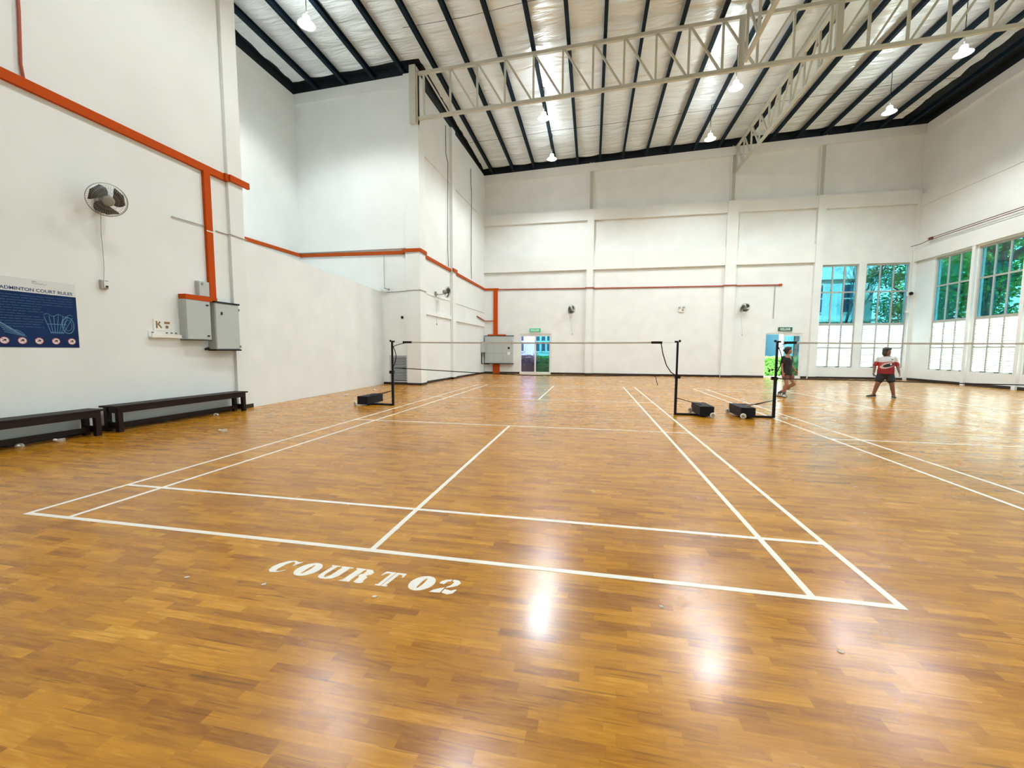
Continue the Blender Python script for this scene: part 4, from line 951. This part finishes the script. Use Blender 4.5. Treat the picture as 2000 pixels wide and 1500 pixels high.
# ------------------------------------------------------------------ people
def bake(b, name, m, voxel, parent, smooth_it=2):
    me = b.mesh(name, m, True); o = bpy.data.objects.new('_b', me); COL.objects.link(o)
    r = o.modifiers.new('r', 'REMESH'); r.mode = 'VOXEL'; r.voxel_size = voxel; r.use_smooth_shade = True
    s = o.modifiers.new('s', 'SMOOTH'); s.iterations = smooth_it; s.factor = .5
    dg = bpy.context.evaluated_depsgraph_get(); me2 = bpy.data.meshes.new_from_object(o.evaluated_get(dg)); me2.name = name
    bpy.data.objects.remove(o)
    me2.materials.clear(); me2.materials.append(m)
    for p in me2.polygons: p.use_smooth = True
    c = bpy.data.objects.new(name, me2); COL.objects.link(c)
    if parent: c.parent = parent
    return c
def limb(b, pts, rs, n=14):
    for i in range(len(pts) - 1):
        b.tube([Vector(pts[i]).lerp(Vector(pts[i + 1]), k / 4) for k in range(5)], [rs[i] + (rs[i + 1] - rs[i]) * k / 4 for k in range(5)], n)
    for p, r in zip(pts, rs): b.ell(p, r, n=14, m=8)
def rings(b, L, n=22):      # (z, cx, cy, rx, ry)
    vs = []; fs = []
    for z, cx, cy, rx, ry in L:
        for k in range(n): vs.append((cx + rx * math.cos(2 * PI * k / n), cy + ry * math.sin(2 * PI * k / n), z))
    for i in range(len(L) - 1):
        for k in range(n): fs.append((i * n + k, i * n + (k + 1) % n, (i + 1) * n + (k + 1) % n, (i + 1) * n + k))
    fs += [tuple(range(n - 1, -1, -1)), tuple((len(L) - 1) * n + k for k in range(n))]
    b.add(vs, fs)
def hand(b, wrist, elbow, fwd, curl=.5, side=1):
    w = Vector(wrist); d = (w - Vector(elbow)).normalized(); f = (Vector(fwd) - d * Vector(fwd).dot(d)).normalized(); s = d.cross(f) * side
    q = Matrix((s, f, d)).transposed().to_quaternion()
    b.ell(w + d * .045, .017, .036, .048, q=q)
    for i, (o, L) in enumerate(((.027, .058), (.009, .066), (-.010, .062), (-.027, .048))):
        p0 = w + d * .075 + f * o; bend = -s * curl
        p1 = p0 + (d + bend * .25).normalized() * L * .45; p2 = p1 + (d + bend * .9).normalized() * L * .32; p3 = p2 + (d * .6 + bend * 1.4).normalized() * L * .25
        limb(b, [p0, p1, p2, p3], [.0088, .0082, .0076, .0066], 8)
    p0 = w + d * .025 + f * .024; p1 = p0 + (d * .6 + f * .8).normalized() * .030; p2 = p1 + (d * .9 + f * .25 - s * curl * .4).normalized() * .028
    limb(b, [p0, p1, p2], [.012, .0098, .008], 8)
def head(b, c, yaw, tilt=0, s=1.0):
    q = Matrix.Rotation(yaw, 3, 'Z') @ Matrix.Rotation(tilt, 3, 'X'); qq = q.to_quaternion(); c = Vector(c)
    P = lambda x, y, z: c + q @ (Vector((x, y, z)) * s)
    b.ell(P(0, -.012, .025), .073 * s, .090 * s, .090 * s, q=qq); b.ell(P(0, .020, -.045), .056 * s, .062 * s, .062 * s, q=qq)       # skull, jaw
    b.ell(P(0, .060, -.088), .024 * s, .022 * s, .018 * s, q=qq)                                                                     # chin
    limb(b, [P(0, .078, .018), P(0, .098, -.024)], [.009 * s, .0135 * s], 8); b.ell(P(0, .088, -.030), .018 * s, .012 * s, .009 * s, q=qq)   # nose
    b.ell(P(0, .078, -.056), .023 * s, .011 * s, .007 * s, q=qq); b.ell(P(0, .076, -.066), .020 * s, .010 * s, .006 * s, q=qq)       # lips
    for k in (-1, 1):
        b.ell(P(k * .034, .052, -.020), .022 * s, .020 * s, .020 * s, q=qq)           # cheek
        b.ell(P(k * .031, .074, .030), .020 * s, .009 * s, .006 * s, q=qq)           # brow
        b.ell(P(k * .076, -.010, -.008), .010 * s, .020 * s, .030 * s, q=qq)         # ear
    return P, qq
def eyes(P, qq, parent, s=1.0):
    for k in (-1, 1):
        e = obj('eye', MB().ell(P(k * .030, .069, .010), .011 * s, .009 * s, .0055 * s, n=12, m=8, q=qq), M['white_plastic'], parent, smooth=True)
        obj('iris', MB().ell(P(k * .030, .0765, .010), .006 * s, .003 * s, .0052 * s, n=10, m=6, q=qq), M['hair'], e, smooth=True)
def shoe(ankle, toe_dir, m, sole, parent, L=.235):
    a = Vector(ankle); d = Vector(toe_dir).normalized(); s = d.cross(Vector((0, 0, 1))); b = MB()
    base = Vector((a.x, a.y, 0))
    q = Matrix((s, d, Vector((0, 0, 1)))).transposed().to_quaternion()
    b.ell(base + d * -.02 + Vector((0, 0, .045)), .040, .055, .045, q=q); b.ell(base + d * .07 + Vector((0, 0, .038)), .043, .085, .036, q=q); b.ell(base + d * .13 + Vector((0, 0, .032)), .042, .055, .030, q=q); b.ell(base + Vector((0, 0, .075)), .040, .045, .035, q=q)
    o = bake(b, 'shoe', m, .006, parent)
    sb = MB(); sb.obox(base + d * .055 + Vector((0, 0, .010)), s, d, Vector((0, 0, 1)), .040, .120, .009); obj('sole', sb, sole, o, bevel=.004)
    return o
def sock(ankle, knee, m, parent, h=.08):
    a = Vector(ankle); k = (Vector(knee) - a).normalized(); b = MB(); b.tube([a - k * .02, a + k * h * .5, a + k * h], [.041, .040, .043], 16); obj('sock', b, m, parent, smooth=True)

# --- player in black, walking behind the right court net post
pa = thing('person', 'woman in a black V-neck shirt walking in front of the right glass door', 'person', (10.19, 11.10, 0), math.atan2(-.35, .35) - PI / 2 + R(-10))
b = MB()
rings(b, [(.70, 0, 0, .10, .085), (.76, 0, -.005, .150, .110), (.84, 0, -.005, .150, .108), (.94, 0, 0, .118, .088), (1.03, 0, .005, .130, .096), (1.12, 0, .012, .142, .104), (1.19, 0, .0, .145, .082), (1.235, 0, -.006, .095, .062), (1.27, 0, -.004, .05, .05)])
limb(b, [(0, -.004, 1.23), (0, .006, 1.31)], [.046, .043])
P1, q1 = head(b, (0, .022, 1.395), R(58), R(6), .98)
hipR, kneeR, ankR = (.078, 0, .74), (.060, .06, .40), (.030, -.03, .085)
hipL, kneeL, ankL = (-.078, 0, .74), (-.120, .17, .42), (-.02, -.20, .11)
limb(b, [hipR, kneeR, ankR], [.085, .052, .034]); b.ell((.048, .0, .28), .050, .052, .10)
limb(b, [hipL, kneeL, ankL], [.085, .052, .034]); b.ell((-.08, .035, .30), .048, .052, .085)
shR, elR, wrR = (.165, -.01, 1.185), (.205, -.03, .96), (.215, .02, .755)
shL, elL, wrL = (-.165, -.01, 1.185), (-.205, -.01, .97), (-.245, .10, .80)
for a_, e_, w_ in ((shR, elR, wrR), (shL, elL, wrL)): limb(b, [a_, e_, w_], [.044, .034, .023])
hand(b, wrR, elR, (0, 1, 0), .6, 1); hand(b, wrL, elL, (.3, 1, 0), .8, -1)
limb(b, [ankR, (.03, .06, .035)], [.034, .028]); limb(b, [ankL, (-.02, -.14, .04)], [.034, .028])
b.add([(-.055, .075, 1.225), (.055, .075, 1.225), (.0, .118, 1.12), (-.05, .0, 1.22), (.05, .0, 1.22), (0, .05, 1.1)], [(0, 1, 2), (3, 5, 4), (0, 2, 5, 3), (1, 4, 5, 2), (0, 3, 4, 1)])
body = bake(b, 'body', M['skin'], .0062, pa, 2); eyes(P1, q1, pa, .98)
b = MB()
rings(b, [(.66, 0, 0, .180, .135), (.74, 0, -.005, .180, .138), (.84, 0, -.005, .170, .125), (.94, 0, 0, .150, .112), (1.03, 0, .005, .150, .112), (1.12, 0, .008, .155, .110), (1.185, 0, -.004, .155, .092), (1.218, 0, -.03, .115, .060)])
for a_, e_ in ((shR, elR), (shL, elL)):
    A, E = Vector(a_), Vector(e_); limb(b, [A, A.lerp(E, .55)], [.054, .060])
bake(b, 'shirt', M['shirt_black'], .009, pa, 2)
b = MB(); rings(b, [(.62, 0, 0, .10, .08), (.72, 0, 0, .165, .125), (.80, 0, 0, .155, .115)])
for h_, k_ in ((hipR, kneeR), (hipL, kneeL)): A, E = Vector(h_), Vector(k_); limb(b, [A, A.lerp(E, .42)], [.098, .094])
bake(b, 'shorts', M['shorts_pink'], .009, pa, 2)
b = MB(); b.ell(P1(0, -.026, .040), .083, .098, .088, q=q1); b.ell(P1(0, -.070, -.02), .068, .050, .080, q=q1); b.ell(P1(0, -.115, .02), .040, .040, .042, q=q1); b.ell(P1(0, .045, .085), .060, .040, .028, q=q1)
bake(b, 'hair', M['hair'], .007, pa, 2)
o = shoe(ankR, (.75, .65, 0), M['shoe_white'], M['shoe_dark'], pa); sock(ankR, kneeR, M['sock'], pa)
o = shoe((-.02, -.20, 0), (.1, 1, 0), M['shoe_white'], M['shoe_dark'], pa); sock(ankL, kneeL, M['sock'], pa)

def racket(label, loc, rot, head_c, hand_p, nrm):
    t = thing('badminton_racket', label, 'racket', (0, 0, 0)); H = Vector(head_c); G = Vector(hand_p); d = (H - G).normalized(); s = d.cross(Vector(nrm)).normalized(); rx, ry = .095, .12
    fr = MB(); fr.tube([H + s * (rx * math.cos(a * PI / 14)) + d * (ry * math.sin(a * PI / 14)) for a in range(28)], .005, 6, closed=True)
    obj('racket_head', fr, M['white_plastic'], t, smooth=True)
    st_ = MB()
    for k in range(-7, 8):
        u = k / 8; l = math.sqrt(1 - u * u)
        st_.tube([H + s * (rx * u) - d * (ry * l), H + s * (rx * u) + d * (ry * l)], .0006, 3); st_.tube([H + d * (ry * u) - s * (rx * l), H + d * (ry * u) + s * (rx * l)], .0006, 3)
    obj('strings', st_, M['white_plastic'], t)
    e = H - d * ry; g1 = G + d * .09
    obj('shaft', MB().tube([g1, e], .0045, 8), M['grey_plastic'], t); obj('grip', MB().tube([G - d * .09, g1], .013, 10), M['black'], t)
    return t

# --- player in the red and white jersey, legs apart, facing the camera
pb = thing('person', 'player with black bob hair in a white and red jersey standing with legs apart', 'person', (13.10, 11.68, 0), math.atan2(-.854, -.42) - PI / 2)
b = MB()
rings(b, [(.66, 0, 0, .10, .09), (.72, 0, -.005, .165, .125), (.82, 0, -.005, .170, .130), (.93, 0, .01, .160, .128), (1.03, 0, .012, .158, .122), (1.12, 0, .012, .160, .115), (1.19, 0, 0, .160, .090), (1.235, 0, -.006, .105, .065), (1.27, 0, -.004, .052, .052)])
limb(b, [(0, -.004, 1.22), (0, .008, 1.30)], [.052, .048])
P2, q2 = head(b, (0, .028, 1.385), R(44), R(3), 1.0)
hR, kR, aR = (.085, 0, .72), (.165, .07, .42), (.235, -.01, .085)
hL, kL, aL = (-.085, 0, .72), (-.150, .06, .42), (-.210, .02, .085)
for h_, k_, a_ in ((hR, kR, aR), (hL, kL, aL)):
    limb(b, [h_, k_, a_], [.096, .062, .040]); b.ell(Vector(k_).lerp(Vector(a_), .35) + Vector((0, -.015, 0)), .056, .058, .10)
sR, eR, wR = (.185, -.01, 1.17), (.250, -.02, .95), (.270, .05, .75)
sL, eL, wL = (-.185, -.01, 1.17), (-.250, -.02, .95), (-.285, .08, .77)
for s_, e_, w_ in ((sR, eR, wR), (sL, eL, wL)): limb(b, [s_, e_, w_], [.052, .040, .027])
hand(b, wR, eR, (0, 1, 0), .9, 1); hand(b, wL, eL, (0, 1, 0), .6, -1)
limb(b, [aR, (.30, .02, .035)], [.036, .028]); limb(b, [aL, (-.215, .10, .035)], [.036, .03])
bake(b, 'body', M['skin2'], .0062, pb, 2); eyes(P2, q2, pb)
b = MB(); rings(b, [(.72, 0, 0, .195, .150), (.80, 0, -.004, .197, .152), (.93, 0, .006, .187, .148), (1.03, 0, .008, .180, .138), (1.12, 0, .006, .180, .125), (1.19, 0, -.004, .172, .100), (1.235, 0, -.010, .105, .074)])
for s_, e_ in ((sR, eR), (sL, eL)): A, E = Vector(s_), Vector(e_); limb(b, [A, A.lerp(E, .86)], [.054, .055])
bake(b, 'jersey', M['jersey'], .009, pb, 2)
b = MB(); rings(b, [(.62, 0, 0, .12, .09), (.72, 0, 0, .185, .14), (.78, 0, 0, .180, .138)])
for h_, k_ in ((hR, kR), (hL, kL)): A, E = Vector(h_), Vector(k_); limb(b, [A, A.lerp(E, .62)], [.108, .104])
bake(b, 'shorts', M['shorts_black'], .009, pb, 2)
b = MB(); b.ell(P2(0, -.026, .040), .094, .104, .094, q=q2); b.ell(P2(0, -.062, -.045), .092, .066, .100, q=q2)
for k in (-1, 1): b.ell(P2(k * .070, -.012, -.030), .030, .050, .092, q=q2); b.ell(P2(k * .078, -.030, -.085), .030, .044, .045, q=q2); b.ell(P2(k * .040, .050, .072), .038, .036, .030, q=q2)
bake(b, 'hair', M['hair'], .007, pb, 2)
shoe(aR, (.9, .42, 0), M['shoe_dark'], M['shoe_white'], pb); sock(aR, kR, M['shoe_dark'], pb, .06)
shoe(aL, (-.10, 1, 0), M['shoe_dark'], M['shoe_white'], pb); sock(aL, kL, M['shoe_dark'], pb, .06)
bpy.context.view_layer.update()
mw = pb.matrix_basis
racket('racket with a pale head held low behind the legs of the player in red', None, None, mw @ Vector((-.005, -.20, .44)), mw @ Vector((.245, .06, .67)), mw.to_3x3() @ Vector((.1, 1, .1)))

# ------------------------------------------------------------------ outside
b = MB(); b.box(-60, 90, -40, 100, -.35, -.13); tag(obj('ground', b, M['grass']), 'grass ground outside the hall', 'ground', kind='structure')
tag(obj('footpath', MB().box(-10, 19.9, 21.75, 24.0, -.13, -.03), M['paving']), 'pale paving outside the far doors', 'path', kind='structure')
def leaves(n, c, r, size, seed, flat=1.0, m=None, shell=.5):
    rnd = random.Random(seed); b = MB()
    for _ in range(n):
        while True:
            v = Vector((rnd.uniform(-1, 1), rnd.uniform(-1, 1), rnd.uniform(-1, 1)))
            if shell < v.length < 1: break
        p = Vector((c[0] + v.x * r[0], c[1] + v.y * r[1], c[2] + v.z * r[2]))
        d = Vector((rnd.uniform(-1, 1), rnd.uniform(-1, 1), rnd.uniform(-.6, .6))).normalized(); e = d.cross(Vector((rnd.uniform(-1, 1), rnd.uniform(-1, 1), rnd.uniform(-1, 1)))).normalized(); s = size * rnd.uniform(.6, 1.3)
        b.add([p - d * s, p + e * s * .45, p + d * s, p - e * s * .45], [(0, 1, 2, 3)])
    return b
def tree(x, y, h, cr, label, seed, m, n=2600, tr=.18, lean=(0, 0), low=1.2):
    t = thing('tree', label, 'tree', (x, y, -.2), group='trees outside the windows'); rnd = random.Random(seed)
    top = Vector((lean[0], lean[1], h * .8)); b = MB(); b.tube([Vector((0, 0, 0)), top * .35 + Vector((.08, 0, 0)), top * .7 + Vector((-.08, .05, 0)), top], [tr, tr * .85, tr * .6, tr * .25], 10)
    obj('trunk', b, M['bark'], t, smooth=True); bb = MB(); lb = MB()
    for k in range(9):
        s = .30 + .07 * k; p = top * s; a = k * 2.4 + seed; q = p + Vector((math.cos(a) * cr * .75, math.sin(a) * cr * .75, h * .16)); bb.tube([p, p.lerp(q, .5) + Vector((0, 0, .15)), q], [tr * .38, tr * .25, .02], 6)
    obj('branches', bb, M['bark'], t)
    for k in range(12):
        a = rnd.uniform(0, 2 * PI); rr = rnd.uniform(.1, .9) * cr; zz = rnd.uniform(low, h); L = leaves(n // 6, (math.cos(a) * rr + lean[0] * zz / h, math.sin(a) * rr + lean[1] * zz / h, zz), (cr * .62, cr * .62, cr * .42), .13, seed * 31 + k, shell=.1); lb.add(L.v, L.f)
    obj('foliage', lb, m, t)
tree(24.9, 29.3, 9.5, 2.1, 'leafy tree with a dark trunk behind the far wall window next to the corner', 3, M['leaf'], 4200, .26, (.3, 0), 1.0)
tree(29.6, 33.5, 9.0, 2.6, 'leafy tree far behind the corner windows', 5, M['leaf2'], 4200, .2, low=.8)
tree(29.0, 29.2, 9.5, 2.4, 'light green tree outside the right wall window nearest the corner', 7, M['leaf2'], 4600, .2, low=.8)
tree(25.2, 25.3, 9.5, 2.0, 'tree with a thick leaning dark trunk outside the right wall windows', 8, M['leaf'], 2000, .46, (.3, -1.7), 4.2)
tree(32.6, 26.0, 10.5, 2.8, 'broad tree further out beyond the right wall windows', 11, M['leaf'], 5000, .3, low=1.0)
tree(28.6, 21.6, 9.5, 2.4, 'tree beyond the window cut by the right edge of the photo', 13, M['leaf'], 4000, .25, low=1.5)
tree(37.5, 34.0, 12.0, 3.6, 'distant tree at the far right outside', 17, M['leaf2'], 4600, .25, low=.5)
tree(34.0, 40.0, 12.0, 3.6, 'distant dark green tree behind the corner of the hall', 19, M['leaf'], 4600, .25, low=.5)
# thin almost bare tree before the pale building
t = thing('tree', 'thin almost bare tree in front of the pale blue building', 'tree', (20.2, 27.5, -.2), group='trees outside the windows'); b = MB(); rnd = random.Random(21)
def branch(p, d, L, r, k):
    q = p + d * L; b.tube([p, p.lerp(q, .5) + Vector((rnd.uniform(-.05, .05), 0, 0)), q], [r, r * .8, r * .6], 6)
    if k:
        for _ in range(3): branch(q, (d + Vector((rnd.uniform(-.7, .7), rnd.uniform(-.6, .6), rnd.uniform(-.1, .3)))).normalized(), L * .68, r * .58, k - 1)
branch(Vector((0, 0, 0)), Vector((.02, 0, 1)), 2.7, .085, 5)
obj('trunk', b, M['bark'], t)
def hedge(label, x0, x1, y0, y1, h, m, seed, n, sz=.09):
    rnd = random.Random(seed); t = thing('hedge', label, 'hedge', (0, 0, 0)); b = MB()
    for _ in range(n):
        f = rnd.random(); p = Vector((rnd.uniform(x0, x1), y0 + (y1 - y0) * (rnd.random() ** 2), rnd.uniform(-.1, h) if f < .7 else h + rnd.uniform(-.08, .06)))
        d = Vector((rnd.uniform(-1, 1), rnd.uniform(-1, 1), rnd.uniform(-.2, 1))).normalized(); e = d.cross(Vector((rnd.uniform(-1, 1), 1, 0))).normalized(); s = sz * rnd.uniform(.5, 1.3)
        b.add([p - d * s, p + e * s * .4, p + d * s, p - e * s * .4], [(0, 1, 2, 3)])
    obj('foliage', b, m, t); obj('hedge_core', MB().box(x0, x1, y0 + .25, y1, -.13, h - .12), M['bark'], t)
hedge('low purple-brown hedge outside the left half of the left door', -3.0, .95, 24.2, 25.2, 1.02, M['leaf_purple'], 1, 2600, .07)
hedge('dark green hedge outside the right half of the left door', 1.0, 5.0, 24.2, 25.2, .98, M['leaf'], 2, 2600, .08)
hedge('bright green leafy hedge outside the right door', 13.5, 17.2, 24.0, 25.0, 1.0, M['leaf2'], 3, 3200, .13)
hedge('dark green hedge outside the right door', 17.2, 19.5, 24.0, 25.0, .95, M['leaf'], 4, 2000, .10)
# pale building behind
t = thing('building', 'pale blue building with white-framed windows beyond the far wall', 'building', (0, 34, 0))
YF = 0
obj('wall', MB().box(-14, 25.6, 0, 8, -.2, 13), M['bld'], t)
obj('ledge', MB().box(-14, 25.7, -.35, 0, 3.75, 3.95).box(-14, 25.7, -.35, 0, 7.0, 7.2), M['bld_trim'], t)
for xx, ww in ((-8.5, 2), (-5.6, 1.2), (-3.4, 1.85), (-.44, .34), (.06, .34), (.56, .34), (3.1, 2), (20.3, 1.8), (23.5, 1.5)):
    for zz in ((1.35, 3.1), (4.5, 6.6)):
        f = obj('window', MB().box(xx, xx + ww, -.06, -.0, zz[0], zz[1]), M['bld_win'], t); xm = xx + ww / 2; zm = (zz[0] + zz[1]) / 2; fr = MB()
        fr.box(xx - .07, xx, -.12, 0, zz[0], zz[1]).box(xx + ww, xx + ww + .07, -.12, 0, zz[0], zz[1]).box(xx - .07, xx + ww + .07, -.12, 0, zz[1], zz[1] + .1).box(xx - .07, xx + ww + .07, -.12, 0, zz[0] - .1, zz[0]).box(xx, xx + ww, -.12, -.06, zm - .05, zm + .05)
        if ww > 1: fr.box(xm - .05, xm + .05, -.12, -.06, zz[0], zz[1])
        obj('window_frame', fr, M['bld_trim'], f)
tag(obj('lamp_post', MB().box(16.9, 17.08, 26.0, 26.18, -.2, 4.2), M['navy']), 'dark square post outside seen through the right door', 'post')
tag(obj('column', MB().box(15.2, 16.6, 27.5, 28.0, -.2, 5.0), mat('teal_blue_panel', (0.006, 0.06, 0.10), .5)), 'dark teal wall panel outside seen through the left half of the right door', 'wall panel')
